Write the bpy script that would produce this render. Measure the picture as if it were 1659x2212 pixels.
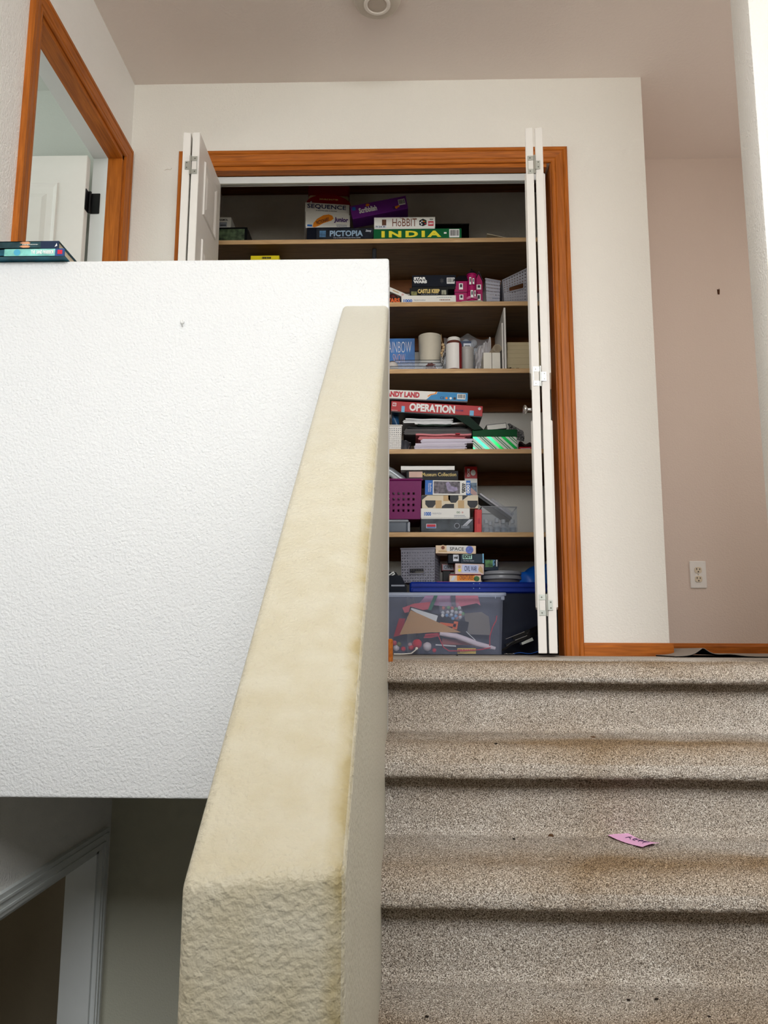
import bpy, bmesh, math, random
from math import sin, cos, pi, radians as R_
from mathutils import Vector, Matrix
for o in list(bpy.data.objects): bpy.data.objects.remove(o)
SC = bpy.context.scene
COL = SC.collection
random.seed(7)

# ------------------------------------------------------------------ camera
FPX, PITCH, YAW, ROLL, ZC = 1763.89, .1584, .0273, .0036, .0485
F_ = Vector((-sin(YAW)*cos(PITCH), cos(YAW)*cos(PITCH), sin(PITCH)))
r0 = Vector((cos(YAW), sin(YAW), 0)); u0 = r0.cross(F_)
RT = r0*cos(ROLL) + u0*sin(ROLL); UP = -r0*sin(ROLL) + u0*cos(ROLL)
CAM = Vector((0, 0, ZC))
cd = bpy.data.cameras.new('camera'); cam = bpy.data.objects.new('camera', cd); COL.objects.link(cam)
cd.sensor_fit = 'HORIZONTAL'; cd.sensor_width = 36; cd.lens = FPX/1659*36; cd.clip_start = .02
m = Matrix((RT, UP, -F_)).transposed().to_4x4(); m.translation = CAM
cam.matrix_world = m
SC.camera = cam

def W(px, py, Y):
    """the point of the place at depth Y that the photograph shows at a pixel"""
    d = F_ + RT*((px-829.5)/FPX) - UP*((py-1106)/FPX)
    return CAM + d*(Y/d.y)

# ------------------------------------------------------------------ light
w = bpy.data.worlds.new('world'); SC.world = w; w.use_nodes = True
w.node_tree.nodes['Background'].inputs[0].default_value = (.85, .9, 1, 1)
w.node_tree.nodes['Background'].inputs[1].default_value = .06
SC.view_settings.view_transform = 'Standard'; SC.view_settings.look = 'None'
SC.view_settings.gamma = 1; SC.view_settings.use_curve_mapping = False
SC.view_settings.exposure = 0.0
cy_ = SC.cycles; cy_.max_bounces = 7; cy_.diffuse_bounces = 5; cy_.glossy_bounces = 3; cy_.transmission_bounces = 4; cy_.transparent_max_bounces = 16
cy_.caustics_reflective = False; cy_.caustics_refractive = False
def area(name, loc, target, sx, sy, power, col):
    l = bpy.data.lights.new(name, 'AREA'); l.shape = 'RECTANGLE'; l.size = sx; l.size_y = sy; l.energy = power; l.color = col
    o = bpy.data.objects.new(name, l); COL.objects.link(o); o.location = loc
    o.rotation_euler = (Vector(target)-Vector(loc)).to_track_quat('-Z', 'Y').to_euler(); return o
area('daylight_entry_window', (.5, -3.52, 3.15), (.4, 3, 2.6), 3.1, 2.3, 322, (.945, .972, 1))
area('daylight_hall_window', (2.42, 2.85, 1.45), (.8, 2.75, 1.1), 1.0, 1.1, 7.5, (1, .95, .9))
area('fill_lower_room', (-2.38, 3.0, -1.5), (-1, 2.6, -1.6),   .9, .9, 3, (.95, .98, 1))  # fill lamp added to lift the dim lower level, no window there
area('daylight_bedroom_window', (-3.1, 2.1, 1.5), (-1.3, 2.6, 1.6), 1.2, 1.1, 18, (.9, .97, 1))

# ------------------------------------------------------------------ materials
def lin(c):
    return tuple(((v/255)/12.92 if v/255 <= .04045 else ((v/255+.055)/1.055)**2.4) for v in c) + (1,)
MATS = {}
def mat(name, rgb, rough=.5, metal=0, var=.06, vscale=30, bump=0, bscale=200, bdist=.002, alpha=1, trans=0, sub=0, stretch=None, coat=0, spec=.3):
    if name in MATS: return MATS[name]
    m = bpy.data.materials.new(name); m.use_nodes = True; nt = m.node_tree; b = nt.nodes['Principled BSDF']
    tc = nt.nodes.new('ShaderNodeTexCoord'); mp = nt.nodes.new('ShaderNodeMapping'); nt.links.new(tc.outputs['Object'], mp.inputs[0])
    if stretch: mp.inputs['Scale'].default_value = stretch
    n = nt.nodes.new('ShaderNodeTexNoise'); n.inputs['Scale'].default_value = vscale; n.inputs['Detail'].default_value = 4
    nt.links.new(mp.outputs[0], n.inputs['Vector'])
    c = lin(rgb); mx = nt.nodes.new('ShaderNodeMix'); mx.data_type = 'RGBA'
    mx.inputs[6].default_value = tuple(max(0, v*(1-var)) for v in c[:3])+(1,); mx.inputs[7].default_value = tuple(min(1, v*(1+var)) for v in c[:3])+(1,)
    fac = n.outputs['Fac']
    if var > .25:
        mr = nt.nodes.new('ShaderNodeMapRange'); mr.inputs[1].default_value = .34; mr.inputs[2].default_value = .66; nt.links.new(fac, mr.inputs[0]); fac = mr.outputs[0]
    nt.links.new(fac, mx.inputs[0]); nt.links.new(mx.outputs[2], b.inputs['Base Color'])
    b.inputs['Roughness'].default_value = rough; b.inputs['Metallic'].default_value = metal
    b.inputs['Alpha'].default_value = alpha; b.inputs['Transmission Weight'].default_value = trans
    b.inputs['Coat Weight'].default_value = coat; b.inputs['Specular IOR Level'].default_value = spec
    if bump:
        n2 = nt.nodes.new('ShaderNodeTexNoise'); n2.inputs['Scale'].default_value = bscale; n2.inputs['Detail'].default_value = 2.5
        nt.links.new(mp.outputs[0], n2.inputs['Vector'])
        bp = nt.nodes.new('ShaderNodeBump'); bp.inputs['Strength'].default_value = bump; bp.inputs['Distance'].default_value = bdist
        nt.links.new(n2.outputs['Fac'], bp.inputs['Height']); nt.links.new(bp.outputs[0], b.inputs['Normal'])
    MATS[name] = m; return m
def clear(name, rgb, haze=.25, rough=.12):
    """thin clear plastic: mostly see-through with a milky haze and a gloss"""
    if name in MATS: return MATS[name]
    m = bpy.data.materials.new(name); m.use_nodes = True; nt = m.node_tree
    b = nt.nodes['Principled BSDF']; out = nt.nodes['Material Output']
    b.inputs['Base Color'].default_value = lin(rgb); b.inputs['Roughness'].default_value = rough
    t = nt.nodes.new('ShaderNodeBsdfTransparent'); t.inputs[0].default_value = (.93, .95, .98, 1)
    n = nt.nodes.new('ShaderNodeTexNoise'); n.inputs['Scale'].default_value = 9
    mr = nt.nodes.new('ShaderNodeMapRange'); mr.inputs[3].default_value = haze*.8; mr.inputs[4].default_value = haze*1.2
    mx = nt.nodes.new('ShaderNodeMixShader')
    nt.links.new(n.outputs['Fac'], mr.inputs[0]); nt.links.new(mr.outputs[0], mx.inputs[0])
    nt.links.new(t.outputs[0], mx.inputs[1]); nt.links.new(b.outputs[0], mx.inputs[2]); nt.links.new(mx.outputs[0], out.inputs[0])
    MATS[name] = m; return m
def paint(name, rgb, strength=.5, scale=150, dist=.0016, dirt=None):
    """rolled orange-peel wall paint"""
    m = mat(name, rgb, rough=.62, var=.015, vscale=2.5); nt = m.node_tree; b = nt.nodes['Principled BSDF']
    tc = nt.nodes['Texture Coordinate']
    n = nt.nodes.new('ShaderNodeTexNoise'); n.inputs['Scale'].default_value = scale; n.inputs['Detail'].default_value = 2; n.inputs['Distortion'].default_value = .15
    nt.links.new(tc.outputs['Object'], n.inputs['Vector'])
    rp = nt.nodes.new('ShaderNodeValToRGB'); rp.color_ramp.elements[0].position = .3; rp.color_ramp.elements[1].position = .72
    nt.links.new(n.outputs['Fac'], rp.inputs[0])
    bp = nt.nodes.new('ShaderNodeBump'); bp.inputs['Strength'].default_value = strength; bp.inputs['Distance'].default_value = dist
    nt.links.new(rp.outputs[0], bp.inputs['Height']); nt.links.new(bp.outputs[0], b.inputs['Normal'])
    return m
def wood(name, dark, light, axis='X', scale=14, rough=.48, coat=0):
    if name in MATS: return MATS[name]
    m = bpy.data.materials.new(name); m.use_nodes = True; nt = m.node_tree; b = nt.nodes['Principled BSDF']
    tc = nt.nodes.new('ShaderNodeTexCoord'); mp = nt.nodes.new('ShaderNodeMapping')
    mp.inputs['Scale'].default_value = {'X': (.06, 1, 1), 'Y': (1, .06, 1), 'Z': (1, 1, .05)}[axis]
    nt.links.new(tc.outputs['Object'], mp.inputs[0])
    n = nt.nodes.new('ShaderNodeTexNoise'); n.inputs['Scale'].default_value = scale*8; n.inputs['Detail'].default_value = 6; n.inputs['Distortion'].default_value = .8
    nt.links.new(mp.outputs[0], n.inputs['Vector'])
    rp = nt.nodes.new('ShaderNodeValToRGB'); e = rp.color_ramp.elements
    e[0].position = .3; e[0].color = lin(dark); e[1].position = .72; e[1].color = lin(light)
    nt.links.new(n.outputs['Fac'], rp.inputs[0]); nt.links.new(rp.outputs[0], b.inputs['Base Color'])
    b.inputs['Roughness'].default_value = rough; b.inputs['Coat Weight'].default_value = coat; b.inputs['Specular IOR Level'].default_value = .25
    bp = nt.nodes.new('ShaderNodeBump'); bp.inputs['Strength'].default_value = .12; bp.inputs['Distance'].default_value = .001
    nt.links.new(n.outputs['Fac'], bp.inputs['Height']); nt.links.new(bp.outputs[0], b.inputs['Normal'])
    MATS[name] = m; return m

PAINT = paint('wall_paint', (238, 234, 225))
PAINT_W = paint('half_wall_paint', (226, 227, 227), .9)
PAINT_LW = paint('left_wall_paint', (246, 243, 238), .7)
PAINT_C = paint('ceiling_paint', (238, 226, 217), .5, 90)
PAINT_P = paint('hall_paint', (226, 210, 198), .35)
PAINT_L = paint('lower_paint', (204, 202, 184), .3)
PAINT_R = paint('bedroom_paint', (212, 214, 206), .3)
WHITE = mat('white_door_paint', (238, 233, 226), .42, var=.02, bump=.05, bscale=90)
WHITE_T = mat('white_trim_paint', (225, 228, 226), .4, var=.02)
TRIM_X = wood('stained_fir_across', (148, 78, 18), (194, 110, 34), 'X')
TRIM_Y = wood('stained_fir_depth', (148, 78, 18), (194, 110, 34), 'Y')
TRIM_Z = wood('stained_fir_upright', (148, 78, 18), (194, 110, 34), 'Z')
OAKE = wood('pine_edge', (190, 150, 104), (222, 186, 138), 'X', rough=.5, coat=0)
OAK = wood('oak_shelf', (106, 80, 52), (136, 106, 72), 'X', rough=.5, coat=0)
OAKU = wood('oak_cleat', (104, 60, 26), (128, 78, 38), 'X', rough=.55, coat=0)
ZINC = mat('zinc_hinge', (190, 192, 184), .35, .85)
CHROME = mat('chrome', (225, 225, 225), .12, 1)
BLACK = mat('black_plastic', (18, 18, 20), .4)
BLACKM = mat('black_print', (14, 14, 18), .5)
WHITEP = mat('white_print', (240, 240, 238), .5, var=.01)
NAVYP = mat('navy_print', (34, 38, 92), .5)

# ------------------------------------------------------------------ mesh kit
class MB:
    def __init__(s): s.v = []; s.f = []
    def add(s, vs, fs, M=None):
        k = len(s.v); s.v += [tuple(M @ Vector(p)) if M is not None else tuple(p) for p in vs]; s.f += [tuple(i+k for i in f) for f in fs]; return s
    def box(s, x0, x1, y0, y1, z0, z1, b=0, M=None):
        if x1 < x0: x0, x1 = x1, x0
        if y1 < y0: y0, y1 = y1, y0
        if z1 < z0: z0, z1 = z1, z0
        b = min(b, (x1-x0)*.45, (y1-y0)*.45, (z1-z0)*.45)
        X, Y, Z = (x0, x1), (y0, y1), (z0, z1)
        if b <= 0:
            vs = [(X[i], Y[j], Z[k]) for i in (0, 1) for j in (0, 1) for k in (0, 1)]
            return s.add(vs, [(0, 1, 3, 2), (4, 6, 7, 5), (0, 4, 5, 1), (2, 3, 7, 6), (0, 2, 6, 4), (1, 5, 7, 3)], M)
        vs = []; ix = {}
        for i in (0, 1):
            for j in (0, 1):
                for k in (0, 1):
                    dx, dy, dz = b*(1-2*i), b*(1-2*j), b*(1-2*k)
                    for a, p in enumerate(((X[i], Y[j]+dy, Z[k]+dz), (X[i]+dx, Y[j], Z[k]+dz), (X[i]+dx, Y[j]+dy, Z[k]))):
                        ix[i, j, k, a] = len(vs); vs.append(p)
        fs = []
        q = ((0, 0), (1, 0), (1, 1), (0, 1))
        for i in (0, 1):
            fs.append(tuple(ix[i, a, c, 0] for a, c in q)); fs.append(tuple(ix[a, i, c, 1] for a, c in q)); fs.append(tuple(ix[a, c, i, 2] for a, c in q))
        for a in (0, 1):
            for c in (0, 1):
                fs.append((ix[a, c, 0, 0], ix[a, c, 1, 0], ix[a, c, 1, 1], ix[a, c, 0, 1]))
                fs.append((ix[a, 0, c, 0], ix[a, 1, c, 0], ix[a, 1, c, 2], ix[a, 0, c, 2]))
                fs.append((ix[0, a, c, 1], ix[1, a, c, 1], ix[1, a, c, 2], ix[0, a, c, 2]))
        for i in (0, 1):
            for j in (0, 1):
                for k in (0, 1): fs.append((ix[i, j, k, 0], ix[i, j, k, 1], ix[i, j, k, 2]))
        return s.add(vs, fs, M)
    def rings(s, rings, cap0=True, cap1=True, M=None, closed=True):
        n = len(rings[0]); vs = [p for r in rings for p in r]; fs = []
        for a in range(len(rings)-1):
            for i in range(n if closed else n-1):
                j = (i+1) % n; fs.append((a*n+i, a*n+j, (a+1)*n+j, (a+1)*n+i))
        if cap0 and closed: fs.append(tuple(range(n))[::-1])
        if cap1 and closed: fs.append(tuple((len(rings)-1)*n+i for i in range(n)))
        return s.add(vs, fs, M)
    def lathe(s, prof, seg=24, M=None, sy=1):
        return s.rings([[(r*cos(2*pi*i/seg), sy*r*sin(2*pi*i/seg), z) for i in range(seg)] for r, z in prof], M=M)
    def prism(s, pts, y0, y1, M=None):
        """an outline in x, z carried from y0 to y1"""
        return s.rings([[(x, y0, z) for x, z in pts], [(x, y1, z) for x, z in pts]], M=M)
    def tube(s, path, r, seg=8, M=None, caps=True):
        P = [Vector(p) for p in path]; rings = []; ref = Vector((.13, .21, .97))
        for i, p in enumerate(P):
            t = (P[min(i+1, len(P)-1)]-P[max(i-1, 0)]).normalized()
            a = ref-t*ref.dot(t)
            if a.length < .05: a = Vector((1, 0, 0))-t*t.x
            a.normalize(); b = t.cross(a); ref = a
            rr = r(i/(len(P)-1)) if callable(r) else r
            rings.append([tuple(p+(a*cos(2*pi*k/seg)+b*sin(2*pi*k/seg))*rr) for k in range(seg)])
        return s.rings(rings, caps, caps, M)
    def ball(s, c, r, seg=14, rg=8, jit=0):
        prof = []; c = Vector(c)
        rings = [[tuple(c+Vector((cos(2*pi*i/seg)*sin(t), sin(2*pi*i/seg)*sin(t), -cos(t)))*r*(1+random.uniform(-jit, jit))) for i in range(seg)] for t in [max(.05, min(pi-.05, pi*k/rg)) for k in range(rg+1)]]
        return s.rings(rings)
    def sheet(s, nx, ny, fn, th=.0006):
        """a thin sheet over the parameters 0..1, with thickness"""
        top = [[Vector(fn(i/nx, j/ny)) for i in range(nx+1)] for j in range(ny+1)]
        vs = []; 
        for j in range(ny+1):
            for i in range(nx+1):
                du = top[j][min(i+1, nx)]-top[j][max(i-1, 0)]; dv = top[min(j+1, ny)][i]-top[max(j-1, 0)][i]
                n = du.cross(dv); n = n.normalized() if n.length > 1e-12 else Vector((0, 0, 1))
                vs.append(tuple(top[j][i])); vs.append(tuple(top[j][i]-n*th))
        ix = lambda i, j, k: (j*(nx+1)+i)*2+k
        fs = []
        for j in range(ny):
            for i in range(nx):
                fs.append((ix(i, j, 0), ix(i+1, j, 0), ix(i+1, j+1, 0), ix(i, j+1, 0))); fs.append((ix(i, j, 1), ix(i, j+1, 1), ix(i+1, j+1, 1), ix(i+1, j, 1)))
        for i in range(nx):
            fs.append((ix(i, 0, 0), ix(i, 0, 1), ix(i+1, 0, 1), ix(i+1, 0, 0))); fs.append((ix(i, ny, 0), ix(i+1, ny, 0), ix(i+1, ny, 1), ix(i, ny, 1)))
        for j in range(ny):
            fs.append((ix(0, j, 0), ix(0, j+1, 0), ix(0, j+1, 1), ix(0, j, 1))); fs.append((ix(nx, j, 0), ix(nx, j, 1), ix(nx, j+1, 1), ix(nx, j+1, 0)))
        return s.add(vs, fs)
    def perf(s, nx, ny, hole, fn, skip=None, shape=8, th=.002):
        """a panel of nx by ny cells over 0..1, each with a real hole of relative size hole(i, j)"""
        for layer in (0, 1):
            pass
        def ringpts(i, j, h):
            sq = [(-1, -1), (0, -1), (1, -1), (1, 0), (1, 1), (0, 1), (-1, 1), (-1, 0)]
            if shape == 4: inn = [(-h, -h), (0, -h), (h, -h), (h, 0), (h, h), (0, h), (-h, h), (-h, 0)]
            elif shape == 3:
                g = 1 if (i+j) % 2 else -1
                inn = [(x*h*(1 if x*g < 0 else .95), z*h*(.15 if x*g > 0 and x else (.6 if x == 0 else 1))) for x, z in sq]
            else: inn = [(h*cos(-3*pi/4+k*pi/4), h*sin(-3*pi/4+k*pi/4)) for k in range(8)]
            f = lambda p: ((i+.5+p[0]*.5)/nx, (j+.5+p[1]*.5)/ny)
            return [f(p) for p in sq], [f(p) for p in inn]
        for i in range(nx):
            for j in range(ny):
                if skip and skip(i, j): continue
                h = hole(i, j)
                a, b = ringpts(i, j, h or .4)
                for off in (0, th):
                    A = [tuple(fn(u, v, off)) for u, v in a]; B = [tuple(fn(u, v, off)) for u, v in b]
                    if h: s.add(A+B, [(k, (k+1) % 8, 8+(k+1) % 8, 8+k) for k in range(8)])
                    else: s.add(A, [tuple(range(8))])
                if h:
                    B0 = [tuple(fn(u, v, 0)) for u, v in b]; B1 = [tuple(fn(u, v, th)) for u, v in b]
                    s.add(B0+B1, [(k, 8+k, 8+(k+1) % 8, (k+1) % 8) for k in range(8)])
        return s
    def mesh(s, name, bevel=0, seg=2):
        me = bpy.data.meshes.new(name); me.from_pydata(s.v, [], s.f)
        bm = bmesh.new(); bm.from_mesh(me)
        bmesh.ops.remove_doubles(bm, verts=bm.verts, dist=1e-6)
        if bevel: bmesh.ops.bevel(bm, geom=list(bm.edges), offset=bevel, segments=seg, affect='EDGES', profile=.5)
        bmesh.ops.recalc_face_normals(bm, faces=bm.faces)
        bm.to_mesh(me); bm.free(); return me

def obj(name, mb, material, parent=None, smooth=False, bevel=0, seg=2):
    me = mb.mesh(name, bevel, seg) if isinstance(mb, MB) else mb
    if material: me.materials.clear(); me.materials.append(material)
    if smooth:
        me.shade_smooth(); me.set_sharp_from_angle(angle=R_(38 if smooth is True else smooth))
    o = bpy.data.objects.new(name, me); COL.objects.link(o)
    if parent: o.parent = parent
    return o
def tag(o, label, cat, group=None):
    o['label'] = label; o['category'] = cat
    if group: o['group'] = group
    return o
def struct(name, mb, material, label=None, parent=None, **k):
    o = obj(name, mb, material, parent, **k)
    if not parent: o['kind'] = 'structure'
    if label: o['label'] = label
    return o
def thing(name, label, cat, loc=(0, 0, 0), rot=(0, 0, 0), group=None):
    o = bpy.data.objects.new(name, None); COL.objects.link(o); o.empty_display_size = .02
    o.location = loc; o.rotation_euler = rot; return tag(o, label, cat, group)
def anchor(name, label=None):
    o = bpy.data.objects.new(name, None); COL.objects.link(o); o.empty_display_size = .02; o['kind'] = 'structure'
    if label: o['label'] = label
    return o

TXT = {}
def text_mesh(body, bold=0, shear=0, space=1):
    key = (body, bold, shear, space)
    if key not in TXT:
        cu = bpy.data.curves.new('lettering', 'FONT'); cu.body = body; cu.offset = bold; cu.shear = shear; cu.space_character = space
        cu.resolution_u = 3; cu.extrude = .01; cu.space_line = .8; cu.align_x = 'CENTER' if '\n' in body else 'LEFT'
        o = bpy.data.objects.new('lettering', cu); COL.objects.link(o)
        dg = bpy.context.evaluated_depsgraph_get()
        me = bpy.data.meshes.new_from_object(o.evaluated_get(dg), depsgraph=dg)
        bpy.data.objects.remove(o); bpy.data.curves.remove(cu)
        xs = [v.co.x for v in me.vertices]; ys = [v.co.y for v in me.vertices]
        TXT[key] = ([tuple(v.co) for v in me.vertices], [tuple(p.vertices) for p in me.polygons], min(xs), max(xs), min(ys), max(ys))
        bpy.data.meshes.remove(me)
    return TXT[key]
def text(parent, body, x0, x1, z0, z1, material, y=0, bold=.02, shear=0, rot=0, name='title_lettering', space=1, proud=.0008):
    """flat print on a face that looks towards -y: fitted to the rectangle; rot in quarter turns"""
    if body[0] == '~':                                      # print too small to read in the photograph: rows of short dashes
        mb = MB(); n = len(body); rr = random.Random(n); hz = (z1-z0)/n
        for k in range(n):
            x = x0
            while x < x1:
                wd = (x1-x0)*rr.uniform(.06, .16); mb.box(x, min(x+wd, x1), y-proud, y, z0+hz*(k+.2), z0+hz*(k+.8)); x += wd+(x1-x0)*.03
        return obj('small_print', mb, material, parent)
    V, Fc, a, b, c, d = text_mesh(body, bold, shear, space)
    mb = MB(); vs = []
    for x, yy, z in V:
        u = (x-a)/(b-a); v = (yy-c)/(d-c)
        if rot == 1: u, v = 1-v, u
        elif rot == -1: u, v = v, 1-u
        vs.append((x0+(x1-x0)*u, y-proud*(.5+.5*(1 if z > 0 else -1))-.0001, z0+(z1-z0)*v))
    mb.add(vs, Fc)
    return obj(name, mb, material, parent)
def patch(parent, x0, x1, z0, z1, material, y=0, name='printed_panel', proud=.0005):
    return obj(name, MB().box(x0, x1, y-proud, y+.0005, z0, z1), material, parent)
def poly(parent, pts, material, y=0, name='printed_shape', proud=.0005):
    return obj(name, MB().prism(pts, y-proud, y+.0003), material, parent)
def disc(parent, cx, cz, r, material, y=0, name='printed_disc', proud=.0006, sz=1):
    return poly(parent, [(cx+r*cos(2*pi*k/20), cz+r*sz*sin(2*pi*k/20)) for k in range(20)], material, y, name, proud)
def barcode(parent, x0, x1, z0, z1, y=0):
    p = patch(parent, x0, x1, z0, z1, WHITEP, y, 'barcode_panel')
    mb = MB(); x = x0+(x1-x0)*.1; rnd = random.Random(5)
    while x < x1-(x1-x0)*.1:
        wd = (x1-x0)*rnd.choice((.025, .04, .06)); mb.box(x, x+wd, y-.0009, y, z0+(z1-z0)*.2, z1-(z1-z0)*.1); x += wd+(x1-x0)*rnd.choice((.03, .045))
    obj('barcode', mb, BLACKM, p)
# ------------------------------------------------------------------ the house around the stairs
import numpy as np
XS, YH, TH, D, XL, XW, YF = -.0457, 2.0755, .1246, 3.184, -1.178, 1.0047, 3.79
CEIL, LOW, YFRONT, XR = 2.44, -2.72, -3.6, 1.32
XE = 2.3                                        # right side of the wide entry
RX = .966                                       # end of the wall right of the stairs
HT = 1.0772                                     # top of the half wall
CB = 3.91                                       # closet back wall

def carpet_material():
    m = bpy.data.materials.new('speckled_carpet'); m.use_nodes = True; nt = m.node_tree; b = nt.nodes['Principled BSDF']
    tc = nt.nodes.new('ShaderNodeTexCoord')
    def noise(scale, detail=2, dist=0):
        n = nt.nodes.new('ShaderNodeTexNoise'); n.inputs['Scale'].default_value = scale; n.inputs['Detail'].default_value = detail; n.inputs['Distortion'].default_value = dist
        nt.links.new(tc.outputs['Object'], n.inputs['Vector']); return n
    n1 = noise(470, 1.5, .3); rp = nt.nodes.new('ShaderNodeValToRGB'); e = rp.color_ramp.elements
    e[0].position = .33; e[0].color = lin((92, 83, 75)); e[1].position = .66; e[1].color = lin((246, 241, 234))
    k = e.new(.45); k.color = lin((164, 153, 141)); k = e.new(.55); k.color = lin((202, 192, 180))
    nt.links.new(n1.outputs['Fac'], rp.inputs[0])
    n2 = noise(3.2, 3, .5); r2 = nt.nodes.new('ShaderNodeValToRGB'); r2.color_ramp.elements[0].position = .42; r2.color_ramp.elements[1].position = .68
    nt.links.new(n2.outputs['Fac'], r2.inputs[0])
    at = nt.nodes.new('ShaderNodeAttribute'); at.attribute_name = 'wear'
    mu = nt.nodes.new('ShaderNodeMath'); mu.operation = 'MULTIPLY_ADD'; mu.inputs[1].default_value = .4; nt.links.new(r2.outputs[0], mu.inputs[0]); nt.links.new(at.outputs['Fac'], mu.inputs[2])
    cl = nt.nodes.new('ShaderNodeMath'); cl.operation = 'MINIMUM'; cl.inputs[1].default_value = .85; nt.links.new(mu.outputs[0], cl.inputs[0])
    mx = nt.nodes.new('ShaderNodeMix'); mx.data_type = 'RGBA'; mx.blend_type = 'MULTIPLY'; mx.inputs[7].default_value = lin((186, 158, 118))
    nt.links.new(cl.outputs[0], mx.inputs[0]); nt.links.new(rp.outputs[0], mx.inputs[6]); nt.links.new(mx.outputs[2], b.inputs['Base Color'])
    b.inputs['Roughness'].default_value = .95; b.inputs['Specular IOR Level'].default_value = .1
    bp = nt.nodes.new('ShaderNodeBump'); bp.inputs['Strength'].default_value = .7; bp.inputs['Distance'].default_value = .004
    nt.links.new(n1.outputs['Fac'], bp.inputs['Height']); nt.links.new(bp.outputs[0], b.inputs['Normal'])
    return m
CARPET = carpet_material()
TZ = [0, -.173, -.366, -.568, -.762, -.955]
NB = [-.0502-.19*k for k in range(6)]
def nosing_path(k):
    """the carpet's section over the nosing of tread k, from its flat part to under the roll"""
    yn = YH-.2488*k; t = TZ[k]-NB[k]; cy = yn+.056; zl = NB[k]+.012; p = []
    for i in range(13):
        a = pi/2+pi/2*i/12
        p.append((cy+.062*cos(a), zl+(t-.012)*sin(a)))
    for i in range(1, 7):
        a = pi+pi/2*i/6
        p.append((yn+.006+.012*cos(a), zl+.012*sin(a)))
    p += [(yn+.03, NB[k]+.001), (yn+.055, NB[k]+.002)]
    return p
def resample(p, step):
    out = [p[0]]
    for (a, b), (c, d) in zip(p, p[1:]):
        L = math.hypot(c-a, d-b); n = max(1, round(L/step))
        out += [(a+(c-a)*i/n, b+(d-b)*i/n) for i in range(1, n+1)]
    return out
rng = np.random.default_rng(3)
def carpet_mesh(name, path, amp=.0023, step=.0036, x0=XS-.004, x1=.985, extra=None, wearf=None, tail=(1.05, 1.15, XR)):
    P = np.array(resample(path, step)); n = len(P)
    T = np.gradient(P, axis=0); T /= np.linalg.norm(T, axis=1)[:, None]+1e-9
    N = np.stack([T[:, 1], -T[:, 0]], 1)
    xs = np.concatenate([np.arange(x0, x1, step), list(tail)]); mcols = len(xs)
    j = rng.uniform(-1, 1, (n, mcols)); j = j*.7+.3*np.roll(j, 1, 1)
    big = .003*np.sin(xs[None, :]*9+P[:, :1]*31)+.002*np.sin(xs[None, :]*23-P[:, 1:]*17)
    disp = j*amp+big*.3
    V = np.zeros((n, mcols, 3)); V[:, :, 0] = xs[None, :]+rng.uniform(-.0009, .0009, (n, mcols))
    V[:, :, 1] = P[:, :1]+N[:, :1]*disp; V[:, :, 2] = P[:, 1:]+N[:, 1:]*disp
    i = np.arange(n-1)[:, None]*mcols+np.arange(mcols-1)[None, :]
    Fq = np.stack([i, i+1, i+mcols+1, i+mcols], -1).reshape(-1, 4)
    verts = V.reshape(-1, 3).tolist(); faces = Fq.tolist()
    wear = np.zeros((n, mcols))
    if wearf: wear = wearf(P, xs)
    wl = wear.reshape(-1).tolist()
    if extra:
        k = len(verts); verts += extra[0]; faces += [[a+k for a in f] for f in extra[1]]; wl += [0.]*len(extra[0])
    me = bpy.data.meshes.new(name); me.from_pydata(verts, [], faces)
    at = me.attributes.new('wear', 'FLOAT', 'POINT'); at.data.foreach_set('value', wl)
    me.shade_smooth(); return me
def wear_at(k):
    """foot traffic soils the front of each tread, the middle more than the ends"""
    yn = YH-.2488*k
    def f(P, xs):
        a = np.exp(-((P[:, 0]-(yn+.075))/.075)**2)*(P[:, 1] > TZ[k]-.035)
        c = .35+.65*np.exp(-((xs-.5)/.32)**2)
        return .75*a[:, None]*c[None, :]+.12*rng.uniform(0, 1, (len(P), len(xs)))
    return f
landing = MB()
for x0, x1, y0, y1 in ((XL-.2, XS-.002, YH+.06, CB), (XS-.002, 2.6, 2.36, CB), (RX+.01, 2.6, YH+.1, 2.36)):
    landing.box(x0, x1, y0, y1, -.06, 0)
struct('floor', carpet_mesh('floor', [(2.362, .0)]+nosing_path(0), extra=(landing.v, landing.f), wearf=wear_at(0), x1=RX-.001, tail=(RX-.0005,)), CARPET, 'grey speckled carpet on the upper landing with a rolled front edge')
stairs = anchor('stairs', 'carpeted flight of stairs climbing to the landing')
for k in range(1, 5):
    cy = YH-.2488*(k-1)+.026; ry = cy+.028
    path = [(ry+.002, NB[k-1]+.004), (ry, TZ[k]+.02), (ry-.004, TZ[k]+.008), (ry-.014, TZ[k]+.001), (ry-.03, TZ[k])]+nosing_path(k)
    st = obj('step', carpet_mesh('step', path, wearf=wear_at(k)), CARPET, stairs)
core = MB()
for k in range(1, 6):
    core.box(XS, XR, YH-.2488*(k-1)+.062-.2, CB if k == 1 else YH-.2488*(k-2)+.062, TZ[k]-.25, NB[k-1]-.012 if 0 else TZ[k]-.012)
struct('stair_core', core, mat('stair_timber', (150, 130, 105), .7), parent=stairs)

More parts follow.
